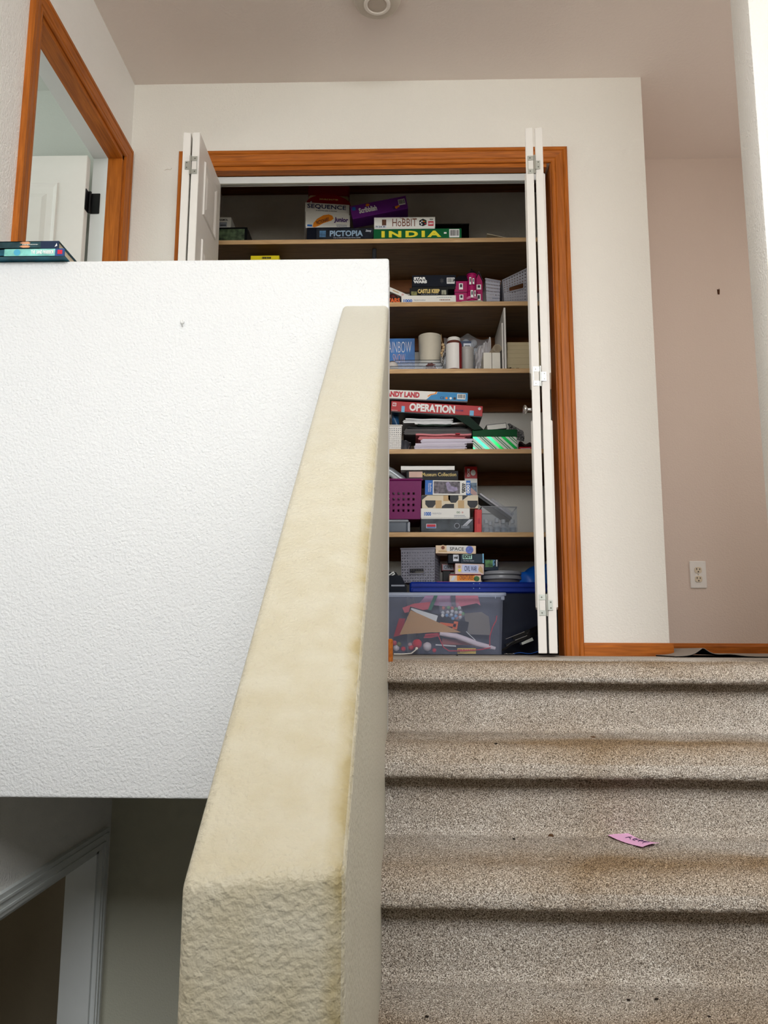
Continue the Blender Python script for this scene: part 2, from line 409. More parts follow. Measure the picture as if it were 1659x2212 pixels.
# half wall that guards the landing, and the sloped wall beside the stairs
struct('wall_half', MB().box(XL, XS, YH, YH+.115, -.333, HT), PAINT_W, 'white textured half wall guarding the landing', smooth=True, bevel=.006, seg=3)
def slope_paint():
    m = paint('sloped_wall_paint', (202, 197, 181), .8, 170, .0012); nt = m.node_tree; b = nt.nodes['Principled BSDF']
    # hand grease along the right-hand corner, painted shade towards the near low end
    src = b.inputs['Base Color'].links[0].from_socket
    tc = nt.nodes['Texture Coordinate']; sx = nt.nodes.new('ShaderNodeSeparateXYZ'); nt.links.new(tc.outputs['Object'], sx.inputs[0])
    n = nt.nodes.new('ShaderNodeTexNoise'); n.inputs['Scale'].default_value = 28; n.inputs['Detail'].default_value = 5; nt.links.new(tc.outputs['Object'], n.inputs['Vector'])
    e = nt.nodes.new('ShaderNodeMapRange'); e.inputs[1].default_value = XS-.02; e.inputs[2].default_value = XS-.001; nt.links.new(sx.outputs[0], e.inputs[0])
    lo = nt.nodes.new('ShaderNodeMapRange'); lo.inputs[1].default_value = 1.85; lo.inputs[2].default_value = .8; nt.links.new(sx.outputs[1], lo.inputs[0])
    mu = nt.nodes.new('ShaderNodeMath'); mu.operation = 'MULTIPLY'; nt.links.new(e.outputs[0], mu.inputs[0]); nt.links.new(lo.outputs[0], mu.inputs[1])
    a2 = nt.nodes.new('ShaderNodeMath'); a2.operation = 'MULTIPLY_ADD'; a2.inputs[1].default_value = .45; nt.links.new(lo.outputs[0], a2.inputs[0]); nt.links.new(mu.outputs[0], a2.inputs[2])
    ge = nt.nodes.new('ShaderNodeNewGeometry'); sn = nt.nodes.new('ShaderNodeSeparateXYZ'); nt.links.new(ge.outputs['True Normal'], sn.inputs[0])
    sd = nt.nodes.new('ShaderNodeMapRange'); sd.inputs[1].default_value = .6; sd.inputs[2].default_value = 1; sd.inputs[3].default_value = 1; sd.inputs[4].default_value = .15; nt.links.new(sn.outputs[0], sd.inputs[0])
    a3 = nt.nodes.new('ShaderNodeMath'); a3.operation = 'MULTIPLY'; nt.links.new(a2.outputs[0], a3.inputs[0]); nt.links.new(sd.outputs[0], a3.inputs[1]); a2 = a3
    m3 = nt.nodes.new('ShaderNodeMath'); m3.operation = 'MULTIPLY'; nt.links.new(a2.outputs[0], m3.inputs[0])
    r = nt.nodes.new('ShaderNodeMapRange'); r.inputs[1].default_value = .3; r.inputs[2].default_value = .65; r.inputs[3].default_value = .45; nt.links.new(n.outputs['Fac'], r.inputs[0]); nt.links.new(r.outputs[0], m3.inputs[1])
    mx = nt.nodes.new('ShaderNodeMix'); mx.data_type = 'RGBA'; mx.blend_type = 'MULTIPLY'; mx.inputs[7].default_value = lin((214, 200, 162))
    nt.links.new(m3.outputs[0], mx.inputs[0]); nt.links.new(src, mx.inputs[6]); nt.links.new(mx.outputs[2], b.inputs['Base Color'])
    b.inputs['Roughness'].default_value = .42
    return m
sw = MB(); xl = XS-TH
yr, zr, yl, zl, zt = .6573, -.1233, .6457, -.1322, .9554
sw.rings([[(xl, YH+.02, zt), (xl, yl, zl), (xl, yl, LOW), (xl, YH+.02, LOW)], [(XS-.0004, YH+.02, zt), (XS-.0004, yr, zr), (XS-.0004, yr, LOW), (XS-.0004, YH+.02, LOW)]])
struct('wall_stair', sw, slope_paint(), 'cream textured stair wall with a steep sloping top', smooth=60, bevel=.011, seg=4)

# closet wall with its opening, the hall beyond it, side and far walls, ceiling
OX0, OX1, OZ = -.898, .61, 2.045
bw = MB()
bw.box(XL-.1, OX0, D, D+.115, -.3, CEIL); bw.box(OX1, XW, D, D+.115, -.3, CEIL); bw.box(OX0, OX1, D, D+.115, OZ, CEIL)
struct('wall_back', bw, PAINT, 'cream wall around the closet opening')
struct('wall_hall_side', MB().box(XW-.1, XW-.0005, D+.1, YF+.05, -.3, CEIL), PAINT_P, 'cream return wall beside the closet')
struct('wall_hall', MB().box(XW-.1, 2.6, YF, YF+.1, -.3, CEIL), PAINT_P, 'pinkish cream wall at the end of the hall')
struct('ceiling', MB().box(XL-.15, 2.7, -.72, CB+.12, CEIL, CEIL+.1), PAINT_C, 'textured pinkish ceiling')
RX = .966
struct('wall_right_end', MB().box(RX, XE, YH, YH+.115, LOW, CEIL), PAINT_LW, 'white wall whose end faces the stairs', smooth=True, bevel=.004)
struct('wall_right', MB().box(XE, XE+.1, YFRONT, YH+.05, LOW, CEIL).box(XE, XE+.1, YFRONT, -.72, CEIL, 4.6), PAINT_W, 'wall along the right of the stairs')
hr = MB(); hr.box(2.5, 2.6, YH, 2.35, -.3, CEIL); hr.box(2.5, 2.6, 3.35, CB, -.3, CEIL); hr.box(2.5, 2.6, 2.35, 3.35, -.3, .9); hr.box(2.5, 2.6, 2.35, 3.35, 2.0, CEIL)
struct('wall_hall_right', hr, PAINT_P, 'hall wall with a window'); struct('wall_hall_front', MB().box(XE, 2.6, YH, YH+.115, -.3, CEIL), PAINT_P)
# left wall with a door above and a door below
DY0, DY1, DZ = 2.315, 3.105, 2.048
LY0, LY1, LZ = 2.40, 3.265, -.735
lw = MB(); t = .115
lw.box(XL-t, XL, YFRONT, LY0, LOW, -.2); lw.box(XL-t, XL, LY0, LY1, LZ, -.2); lw.box(XL-t, XL, LY1, 3.6, LOW, -.2)
lw.box(XL-t, XL, YFRONT, DY0, -.2, CEIL); lw.box(XL-t, XL, YFRONT, -.72, CEIL, 4.6); lw.box(XL-t, XL, DY0, DY1, DZ, CEIL); lw.box(XL-t, XL, DY1, D+.1, -.2, CEIL); lw.box(XL-t, XL, DY0, DY1, -.2, 0)
struct('wall_left', lw, PAINT_LW, 'white textured wall on the left with two doorways')
# entry side: wall with a wide window, an added shading ledge, entry floor
fw = MB(); fw.box(XL-.1, XE+.1, YFRONT-.1, YFRONT, LOW, 2.0); fw.box(XL-.1, XE+.1, YFRONT-.1, YFRONT, 4.3, 4.6); fw.box(XL-.1, -1.1, YFRONT-.1, YFRONT, 2, 4.3); fw.box(2.1, XE+.1, YFRONT-.1, YFRONT, 2, 4.3)
struct('wall_front', fw, PAINT, 'entry wall with a tall high window')
wn = MB(); wn.box(-1.1, 2.1, YFRONT-.08, YFRONT-.03, 2, 2.04); wn.box(-1.1, 2.1, YFRONT-.08, YFRONT-.03, 4.26, 4.3)
for x in (-1.1, -.04, 1.0, 2.06): wn.box(x, x+.04, YFRONT-.08, YFRONT-.03, 2, 4.3)
struct('window_1', wn, WHITE_T, 'white framed window above the entry')
struct('wall_shade_ledge', MB().box(XL, XE, YFRONT, -.72, .84, .96), PAINT, 'unseen ledge added to shade the near end of the stairs')  # unseen blocker, added to keep window light off the near low parts
struct('wall_loft', MB().box(XL-.1, XE+.1, -.72, -.6, CEIL+.02, 4.6), PAINT, 'wall above the hall ceiling in the tall entry'); struct('ceiling_entry', MB().box(XL-.1, XE+.1, YFRONT-.1, -.6, 4.6, 4.7), PAINT, 'ceiling of the tall entry')
struct('floor_entry', MB().box(XL, XE, YFRONT, .66, -1.45, -1.33).box(XR, XE, .6, YH+.05, -1.45, -1.33), mat('entry_tile', (92, 82, 72), .5, var=.2, vscale=4), 'dark tiled entry floor')
# lower level seen under the landing
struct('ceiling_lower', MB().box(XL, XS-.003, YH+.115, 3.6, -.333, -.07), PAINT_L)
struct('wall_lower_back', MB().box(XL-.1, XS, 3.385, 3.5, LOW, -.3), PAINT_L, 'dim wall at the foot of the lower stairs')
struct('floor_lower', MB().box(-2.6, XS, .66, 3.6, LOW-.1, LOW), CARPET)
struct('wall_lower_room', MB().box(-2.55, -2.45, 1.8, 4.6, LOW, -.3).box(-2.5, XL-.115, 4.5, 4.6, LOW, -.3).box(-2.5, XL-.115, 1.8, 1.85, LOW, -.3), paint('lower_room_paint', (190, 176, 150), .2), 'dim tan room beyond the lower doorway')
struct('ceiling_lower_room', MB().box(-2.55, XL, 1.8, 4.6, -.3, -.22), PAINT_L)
tr = anchor('trim_3', 'white painted casing of the lower doorway')
for b_ in ((XL-.001, XL+.016, LY1, LY1+.065, LOW, LZ+.065), (XL-.001, XL+.016, LY0-.065, LY1, LZ, LZ+.065), (XL-.001, XL+.016, LY0-.065, LY0, LOW, LZ)):
    obj('casing', MB().box(*b_), WHITE_T, tr)
for a in (.018, .046): obj('casing_bead', MB().box(XL+.01, XL+.020, LY1+a-.004, LY1+a+.004, LOW, LZ+a+.004), WHITE_T, tr); obj('casing_bead', MB().box(XL+.01, XL+.0195, LY0, LY1+a, LZ+a-.004, LZ+a+.004), WHITE_T, tr)
obj('jamb', MB().box(XL-.115, XL, LY1-.018, LY1+.002, LOW, LZ+.002).box(XL-.115, XL, LY0, LY1, LZ-.018, LZ+.002).box(XL-.115, XL, LY0, LY0+.018, LOW, LZ), WHITE_T, tr)
# bedroom behind the left doorway
rm = MB(); rm.box(-3.4, XL-t, 3.215, 3.3, -.1, CEIL); rm.box(-3.4, -3.3, 1.4, 3.3, -.1, CEIL); rm.box(-3.4, XL-t, 1.4, 1.5, -.1, CEIL)
struct('wall_bedroom', rm, PAINT_R, 'pale grey walls of the room behind the left doorway')
struct('ceiling_bedroom', MB().box(-3.4, XL-t, 1.4, 3.3, CEIL, CEIL+.05), PAINT_R); struct('floor_bedroom', MB().box(-3.4, XL-t, 1.4, 3.3, -.1, 0), CARPET)
# closet interior
CX0, CX1 = -.955, .67
ci = MB(); ci.box(CX0-.05, CX1+.05, CB, CB+.1, -.1, CEIL); ci.box(CX0-.1, CX0, D+.115, CB, -.1, CEIL); ci.box(CX1, CX1+.1, D+.115, CB, -.1, CEIL)
struct('wall_closet', ci, paint('closet_paint', (226, 222, 214), .25), 'off-white plaster walls inside the closet')

# ------------------------------------------------------------------ trim
def casing_piece(length, wd=.068, axis='Z'):
    """moulded casing: flat field, raised outer bead, eased inner edge; x across (0 inner .. wd outer), -y towards the room"""
    prof = [(0, 0), (0, -.008), (.004, -.012), (.014, -.013), (.017, -.0105), (.02, -.013), (.047, -.0165), (.05, -.0145), (.053, -.018), (.064, -.018), (.068, -.014), (.068, 0)]
    return [(x*wd/.068, y) for x, y in prof]
def casing_set(root, M, x0, x1, z1, z0=0):
    pr = casing_piece(1)
    wd = pr[-1][0]
    l = MB().rings([[(x0-a, b, z0) for a, b in pr], [(x0-a, b, z1+a) for a, b in pr]], M=M)
    r = MB().rings([[(x1+a, b, z0) for a, b in pr], [(x1+a, b, z1+a) for a, b in pr]], M=M)
    h = MB().rings([[(x0-a, b, z1+a) for a, b in pr], [(x1+a, b, z1+a) for a, b in pr]], M=M)
    return l, r, h
tr = anchor('trim_1', 'orange-brown stained wood casing around the closet')
l, r, h = casing_set(tr, Matrix.Translation((0, D, 0)), OX0, OX1, OZ)
obj('casing', l, TRIM_Z, tr); obj('casing', r, TRIM_Z, tr); obj('head_casing', h, TRIM_X, tr)
obj('jamb', MB().box(OX0-.001, OX0+.018, D-.002, D+.118, 0, OZ), TRIM_Z, tr); obj('jamb', MB().box(OX1-.004, OX1+.014, D+.0005, D+.118, 0, OZ), TRIM_Z, tr)
obj('head_jamb', MB().box(OX0+.018, OX1-.018, D-.002, D+.118, OZ-.018, OZ+.001), TRIM_X, tr)
tr = anchor('trim_2', 'orange-brown stained wood casing around the left doorway')
ML = Matrix.Translation((XL, 0, 0)) @ Matrix.Rotation(pi/2, 4, 'Z')     # local x -> +Y, local -y -> +X
l, r, h = casing_set(tr, ML, DY0, DY1, DZ)
obj('casing', l, TRIM_Z, tr); obj('casing', r, TRIM_Z, tr); obj('head_casing', h, TRIM_Y, tr)
obj('jamb', MB().box(XL-.058, XL+.002, DY1-.018, DY1+.001, 0, DZ), TRIM_Z, tr); obj('jamb', MB().box(XL-.058, XL+.002, DY0-.001, DY0+.018, 0, DZ), TRIM_Z, tr)
obj('head_jamb', MB().box(XL-.058, XL+.002, DY0, DY1, DZ-.018, DZ+.001), TRIM_Y, tr)
wj = MB(); wj.box(XL-t-.004, XL-.058, DY1-.018, DY1+.001, 0, DZ); wj.box(XL-t-.004, XL-.058, DY0-.001, DY0+.018, 0, DZ); wj.box(XL-t-.004, XL-.058, DY0, DY1, DZ-.018, DZ+.001)
o = obj('painted_jamb', wj, WHITE_T, tr); o['label'] = 'white painted half of the jamb'
def base_run(name, x0, x1, label, y, flip=1):
    pr = [(0, 0), (0, .012), (.036, .012), (.041, .009), (.046, .008), (.05, .004), (.05, 0)]
    return struct(name, MB().rings([[(x0, y-b, a) for a, b in pr], [(x1, y-b, a) for a, b in pr]]), TRIM_X, label)
base_run('baseboard_back', OX1+.069, XW+.012, 'stained wood baseboard beside the closet casing', D)
base_run('baseboard_hall', XW, 2.5, 'stained wood baseboard along the hall wall', YF)
struct('baseboard_half_wall', MB().box(XS-.001, XS+.011, YH+.045, YH+.128, -.01, .058, b=.003), TRIM_Y, 'short piece of stained baseboard on the end of the half wall')
# door track
tk = anchor('trim_4', 'white metal track for the folding doors')
obj('track', MB().box(OX0+.019, OX1-.02, D+.04, D+.043, OZ-.052, OZ-.018).box(OX0+.019, OX1-.02, D+.062, D+.065, OZ-.052, OZ-.018).box(OX0+.019, OX1-.02, D+.04, D+.065, OZ-.021, OZ-.018).box(OX0+.019, OX1-.02, D+.036, D+.048, OZ-.054, OZ-.048), WHITE_T, tk)

# ------------------------------------------------------------------ doors
def leaf(root, p0, p1, z0, z1, side, name='leaf', th=.029, panels=2):
    """one moulded leaf from p0 to p1 (plan), with raised panels on the face at +side; returns it"""
    p0, p1 = Vector(p0), Vector(p1); d = p1-p0; L = d.length; d.normalize(); n = Vector((-d.y, d.x))
    M = Matrix(((d.x, n.x, 0, p0.x), (d.y, n.y, 0, p0.y), (0, 0, 1, 0), (0, 0, 0, 1)))
    lf = obj(name, MB().box(0, L, -th/2, th/2, z0, z1, b=.002, M=M), WHITE, root)
    Hh = z1-z0; cuts = ((.085, .40), (.47, .80), (.85, .965)) if panels == 3 else ((.08, .43), (.52, .93)); sgn = 1 if side > 0 else -1
    for a, b in cuts:
        zz0, zz1 = z0+Hh*a, z0+Hh*b; x0, x1 = L*.22, L*.78; y = sgn*th/2
        mb = MB(); bd = .012
        fr = lambda i, yy: [(x0+i, yy, zz0+i), (x1-i, yy, zz0+i), (x1-i, yy, zz1-i), (x0+i, yy, zz1-i)]
        mb.rings([fr(0, y-sgn*.002), fr(.004, y+sgn*.006), fr(.012, y+sgn*.004), fr(.02, y+sgn*.001), fr(.024, y-sgn*.001)], cap0=False, cap1=False, M=M)
        mb.rings([fr(.034, y-sgn*.001), fr(.05, y+sgn*.004)], cap0=False, M=M)
        obj('raised_panel', mb, WHITE, lf)
    return lf
def hinge(root, x, y, z, s=1):
    """non-mortise hinge: outer leaf with a window, inner leaf, knuckle; the pair faces -y"""
    h = obj('hinge', MB().lathe([(.0035, z-.038), (.0035, z+.038)], 10, Matrix.Translation((x, y-.003, 0))), ZINC, root, smooth=True)
    mb = MB(); y0, y1 = y-.0022, y-.0005
    mb.box(x-s*.026, x, y0, y1, z+.018, z+.036); mb.box(x-s*.026, x, y0, y1, z-.036, z-.018); mb.box(x-s*.026, x-s*.024, y0, y1, z-.018, z+.018)
    obj('hinge_plate', mb, ZINC, h); obj('hinge_plate', MB().box(x, x+s*.021, y0, y1, z-.018, z+.016), ZINC, h)
    sc = MB()
    for a, b in ((-s*.017, .027), (-s*.017, -.027), (s*.014, .01), (s*.014, -.01)): sc.lathe([(.0028, 0), (.0022, .001)], 8, Matrix.Translation((x+a, y0-.0002, z+b)) @ Matrix.Rotation(pi/2, 4, 'X'))
    obj('screw', sc, mat('screw_steel', (120, 120, 112), .4, .8), h)
YN = 2.865                                  # near edge of the folded leaves
dz0, dz1 = .013, 1.994
dr = anchor('door_3', 'white folding closet door folded open at the right, edge towards the stairs')
a0, a1 = W(1134, 274, YN).x, W(1150, 274, YN).x; b0, b1 = W(1154.5, 272, YN).x, W(1171, 271, YN).x
c1, c2 = (a0+a1)/2, (b0+b1)/2
leaf(dr, (c1, YN), (c1+.060, YN+.372), dz0, dz1, 1); leaf(dr, (c2, YN), (c2+.066, YN+.372), dz0, dz1, -1)
gx = (a1+b0)/2
for py in (356, 813, 1307): hinge(dr, gx, YN-.0004, W(1160, py, YN).z)
kb = W(1139, 888, YN+.05)
obj('knob', MB().lathe([(.006, -.002), (.006, .012), (.009, .014), (.016, .019), (.017, .024), (.012, .028), (.003, .029)], 20, Matrix.Translation((c1-.0145, YN+.03, kb.z)) @ Matrix.Rotation(-pi/2, 4, 'Y')), CHROME, dr, smooth=True)
dl = anchor('door_2', 'white folding closet door folded open at the left, panelled face showing')
a0, a1 = W(397.5, 276, YN).x, W(413, 276, YN).x; b0, b1 = W(417, 276, YN).x, W(433, 276, YN).x
c1, c2 = (a0+a1)/2, (b0+b1)/2
leaf(dl, (c1, YN), (c1-.035, YN+.372), dz0, dz1, 1); 
far = W(477, 440, YN+.372).x-.017
leaf(dl, (c2, YN), (far, YN+.372), dz0, dz1, -1, panels=3)
for zz in (W(412, 357, YN).z, .98, .17): hinge(dl, (a1+b0)/2, YN-.0004, zz, -1)
# bedroom door, standing open inside the room
d1 = anchor('door_1', 'white panelled door standing open inside the left room')
hx = XL-t-.012; dy = DY1-.042
def fl(x0, x1, z0, z1):
    mb = MB(); y = dy-.0175
    fr = lambda i, yy: [(x0+i, yy, z0+i), (x1-i, yy, z0+i), (x1-i, yy, z1-i), (x0+i, yy, z1-i)]
    mb.rings([fr(0, y+.002), fr(.006, y-.006), fr(.014, y-.004), fr(.024, y+.0005)], cap0=False, cap1=False); mb.rings([fr(.046, y+.0005), fr(.066, y-.005)], cap0=False); return mb
sl = obj('slab', MB().box(hx-.74, hx, dy-.0175, dy+.0175, .012, DZ-.028, b=.002), WHITE, d1)
for x0, x1 in ((-.63, -.42), (-.32, -.11)):
    for z0, z1 in ((1.56, 1.90), (.86, 1.44), (.2, .74)): obj('raised_panel', fl(hx+x0, hx+x1, z0, z1), WHITE, sl)
for z in (W(192, 440, DY1-.02).z, .28):
    h = obj('hinge', MB().lathe([(.006, z-.046), (.006, z+.046)], 10, Matrix.Translation((hx+.008, dy+.012, 0))), BLACK, d1, smooth=True)
    obj('hinge_plate', MB().box(hx+.008, hx+.046, DY1-.022, DY1-.0175, z-.045, z+.045, b=.002), BLACK, h); obj('hinge_plate', MB().box(hx-.0005, hx+.003, dy-.016, dy+.014, z-.045, z+.045), BLACK, h)
# ------------------------------------------------------------------ small things of the house
o = thing('smoke_detector', 'round flat smoke detector with a pale ring on the ceiling', 'smoke detector', (-.107, 2.719, CEIL))
obj('base', MB().lathe([(.088, 0), (.088, -.012), (.083, -.024), (.074, -.03), (.05, -.031)], 40), mat('detector_plastic', (208, 198, 184), .5), o, smooth=True)
obj('ring', MB().lathe([(.05, -.0305), (.05, -.035), (.047, -.037), (.039, -.037), (.036, -.034)], 40), mat('detector_ring', (244, 236, 226), .4), o, smooth=True)
obj('cap', MB().lathe([(.036, -.030), (.036, -.034), (.03, -.036), (.01, -.036)], 32), mat('detector_cap', (196, 184, 170), .5), o, smooth=True)
# wall outlet
A = W(1488, 1212, YF); B = W(1527, 1271, YF); cx, cz = (A.x+B.x)/2, (A.z+B.z)/2; hw, hh = (B.x-A.x)/2, (A.z-B.z)/2
o = thing('wall_outlet', 'white double wall outlet low on the hall wall', 'outlet', (cx, YF, cz))
obj('cover_plate', MB().box(-hw, hw, -.006, 0, -hh, hh, b=.004), mat('outlet_white', (240, 238, 234), .25), o)
for s in (1, -1):
    r = obj('receptacle', MB().prism([(.0165*math.copysign(abs(cos(a))**.6, cos(a)), s*.0205+.014*math.copysign(abs(sin(a))**.7, sin(a))) for a in [2*pi*k/24 for k in range(24)]], -.0085, -.005), mat('outlet_ivory', (226, 214, 192), .35), o)
    for dx, hh_ in ((-.007, .005), (.007, .004)): obj('slot', MB().box(dx-.0016, dx+.0016, -.0092, -.008, s*.0205+.001, s*.0205+.001+hh_*1.6), BLACK, r)
    obj('ground_hole', MB().lathe([(.0028, 0), (.0028, .001)], 10, Matrix.Translation((0, -.0082, s*.0205-.0075)) @ Matrix.Rotation(pi/2, 4, 'X')), BLACK, r)
obj('screw', MB().lathe([(.0035, 0), (.002, .0012)], 10, Matrix.Translation((0, -.0058, 0)) @ Matrix.Rotation(pi/2, 4, 'X')), ZINC, o)
# small marks on the walls
p = W(1552, 630, YF); o = obj('wall_gouge', MB().prism([(-.005, -.014), (.004, -.015), (.006, .006), (.004, .016), (-.001, .01), (-.006, .012)], -.0012, .001), mat('gouged_plaster', (74, 44, 26), .9)); o.location = (p.x, YF, p.z); tag(o, 'small dark gouge in the hall wall above the outlet', 'wall mark')
p = W(394, 696, YH); o = thing('wall_anchor', 'small clear plastic hook stuck on the white half wall', 'hook', (p.x, YH, p.z))
obj('plug', MB().lathe([(.006, 0), (.006, .003), (.004, .005)], 12, Matrix.Rotation(pi/2, 4, 'X')), mat('pale_plastic', (228, 228, 226), .15), o, smooth=True)
obj('hook', MB().tube([(0, -.004, .002), (.001, -.011, .001), (.002, -.012, -.007), (.001, -.006, -.010)], .0022), mat('pale_plastic', (228, 228, 226), .15), o, smooth=True)
p = W(365, 366, D); o = obj('wall_scuff', MB().tube([(-.018, 0, -.003), (-.006, -.0006, .001), (.006, 0, -.002), (.012, -.0006, .006)], .0012, 5), mat('scuffed_paint', (206, 196, 178), .8)); o.location = (p.x, D, p.z); tag(o, 'faint scuff on the wall left of the folding door', 'wall mark')

# pink paper note with handwriting
PINK = mat('pink_paper', (240, 182, 222), .8, var=.03)
c = [W(1313, 1812, 0)]*0
n0, n1, n2, n3 = W(1313, 1813, 1.866), W(1357, 1804, 1.872), W(1425, 1832, 1.80), W(1388, 1838, 1.765)
def note(u, v, lift=.004):
    p = n0*(1-u)*(1-v)+n1*(1-u)*v+n3*u*(1-v)+n2*u*v
    return (p.x, p.y, max(p.z, TZ[2]+.001)+lift-.003*sin(pi*u)+.002*sin(pi*v))
o = thing('paper_note', 'small pink paper note with handwriting lying on the stair tread', 'note', (0, 0, 0))
obj('paper', MB().sheet(14, 8, note, .0004), PINK, o, smooth=True)
ink = mat('ink', (58, 34, 74), .6)
def stroke(pts): return MB().tube([note(u, v, .0046) for u, v in pts], .0007, 5)
for st in ([(.30, .40), (.26, .62), (.25, .80)], [(.25, .62), (.34, .58), (.42, .44)], [(.40, .84), (.42, .62), (.48, .46)], [(.42, .63), (.52, .66), (.60, .70)], [(.48, .47), (.56, .46)], [(.58, .84), (.61, .58), (.66, .44)], [(.61, .60), (.70, .66), (.78, .70)], [(.80, .80), (.78, .50), (.84, .34)]):
    obj('handwriting', stroke(st), ink, o)
# crumbs on the carpet
crumb = mat('brown_crumb', (86, 58, 34), .9); dark = mat('dark_crumb', (40, 32, 26), .9)
for i, (px, py, k, lab) in enumerate(((1190, 1805, 2, 'brown crumb at the back of the tread left of the pink note'), (1282, 1592, 1, 'thin brown leaf scrap on the upper tread'), (1110, 1812, 2, 'tiny dark crumb on the tread below the closet'), (1072, 1606, 1, 'tiny dark crumb near the middle of the upper tread'), (1358, 2160, 3, 'dark crumb low on the bottom tread'), (1418, 2158, 3, 'dark crumb beside another on the bottom tread, the right one'), (922, 2196, 3, 'dark crumb on the bottom tread near the cream wall'), (1532, 2196, 3, 'dark crumb at the lower right of the bottom tread'), (1015, 1410, 0, 'dark flake on the landing before the clear tote'))):
    d = F_ + RT*((px-829.5)/FPX) - UP*((py-1106)/FPX); tt = (TZ[k]+.002-ZC)/d.z; q = CAM+d*tt
    if k == 0: q.y = 3.1; q.x = .19
    mb = MB().ball((0, 0, .003), .0022 if i else .0045, 7, 5, .35); ob = obj('crumb', mb, crumb if i in (0, 1) else dark); ob.location = (q.x, q.y, TZ[k]); ob.scale = (1.6 if i != 1 else 3, 1, .7); tag(ob, lab, 'crumb', 'crumbs on the stair carpet')
# grey mat with a lifted edge at the end of the hall
MATG = mat('grey_mat', (150, 140, 130), .9, bump=.3, bscale=300)
xh = W(1519, 1405, 2.95).x
def mt(u, v, dz=0):
    x = xh-.1+u*1.05; y = 2.95+v*.6; b = math.exp(-(abs(x-xh)/.028)**1.3)+.25*math.exp(-((x-xh-.09)/.05)**2); return (x, y, .005+dz+.030*b*(1-.35*v)+.003*v)
o = thing('floor_mat', 'grey floor mat with its edge lifted in a hump, the shadow below made as a black sheet', 'mat', (0, 0, 0))
obj('mat_top', MB().sheet(120, 10, mt, .0015), MATG, o, smooth=True); obj('hump_shadow', MB().sheet(120, 10, lambda u, v: mt(u, v, -.0016), .0022), mat('hump_shadow_black', (10, 10, 12), .9, spec=.05), o, smooth=True)  # black under-sheet stands in for the shadow beneath the hump
# two paperbacks on the half wall
def book(label, x0, x1, y0, dep, z0, z1, cover, pages, name='paperback', group=None, rot=(0, 0, 0), cat='book'):
    """a book lying flat, spine to the front; x across"""
    o = thing(name, label, cat, ((x0+x1)/2, y0, z0), rot, group); w2 = (x1-x0)/2; h = z1-z0; c = min(.0022, h*.16)
    obj('cover', MB().box(-w2, w2, 0, dep, 0, c).box(-w2, w2, 0, dep, h-c, h).box(-w2, w2, 0, c, 0, h), cover, o)
    obj('pages', MB().box(-w2+.002, w2-.003, c, dep-.003, c, h-c), pages, o)
    return o, w2, h
PAGES = mat('book_pages', (214, 198, 172), .9, var=.12, vscale=400, stretch=(.02, .02, 6))
PAGESW = mat('white_pages', (226, 224, 218), .9, var=.08, vscale=400, stretch=(.02, .02, 6))
yb = YH-.028; A = W(139, 552, yb); T1 = W(80, 541.5, yb); T2 = W(80, 525, yb)
zb1 = HT+.0005; h1 = .0215; h2 = .0215
o, w2, h = book('teal paperback with a pale spine title, lowest of two on the half wall', W(-95, 552, yb).x, A.x, yb, .13, zb1, zb1+h1, mat('teal_cover', (30, 92, 112), .35, var=.5, vscale=18), PAGES)
sp = patch(o, w2-.165, w2-.026, h*.03, h*.97, mat('mint_spine', (130, 200, 190), .35, var=.3, vscale=25), name='spine_panel'); patch(o, w2-.026, w2, 0, h, mat('blue_spine', (44, 78, 132), .35))
text(o, 'THE', w2-.092, w2-.080, h*.3, h*.78, WHITEP, -.0006, .03); text(o, 'SAND WARRIOR', w2-.077, w2-.029, h*.26, h*.8, WHITEP, -.0006, .04)
patch(o, w2-.019, w2-.006, h*.25, h*.8, mat('red_print', (206, 40, 62), .5), -.0006, 'publisher_mark')
disc(o, w2-.13, h*.5, h*.42, mat('sky_print', (80, 170, 200), .5), -.0006, 'printed_swirl')
zb2 = zb1+h1+.0004; A2 = W(127, 533, yb)
o, w2, h = book('dark green paperback with clawed artwork on its spine, on top of another', W(-100, 533, yb).x, A2.x, yb, .13, zb2, zb2+h2, mat('dark_green_cover', (34, 64, 70), .3, var=.55, vscale=22), PAGES)
patch(o, w2-.05, w2, 0, h, mat('night_spine', (26, 44, 72), .3), name='spine_panel')
CLAW = mat('claw_print', (196, 140, 104), .5, var=.3)
for cz in (.28, .76): poly(o, [(w2-.108, h*cz), (w2-.098, h*(cz-.17)), (w2-.082, h*(cz-.15)), (w2-.078, h*cz), (w2-.084, h*(cz+.16)), (w2-.1, h*(cz+.15))], CLAW, -.0004, 'printed_claw')
text(o, '~', w2-.1, w2-.057, h*.44, h*.62, mat('grey_print', (190, 196, 190), .5), -.0006, .02); poly(o, [(w2-.011, h*.2), (w2-.004, h*.35), (w2-.006, h*.7)], WHITEP, -.0006, 'publisher_mark')

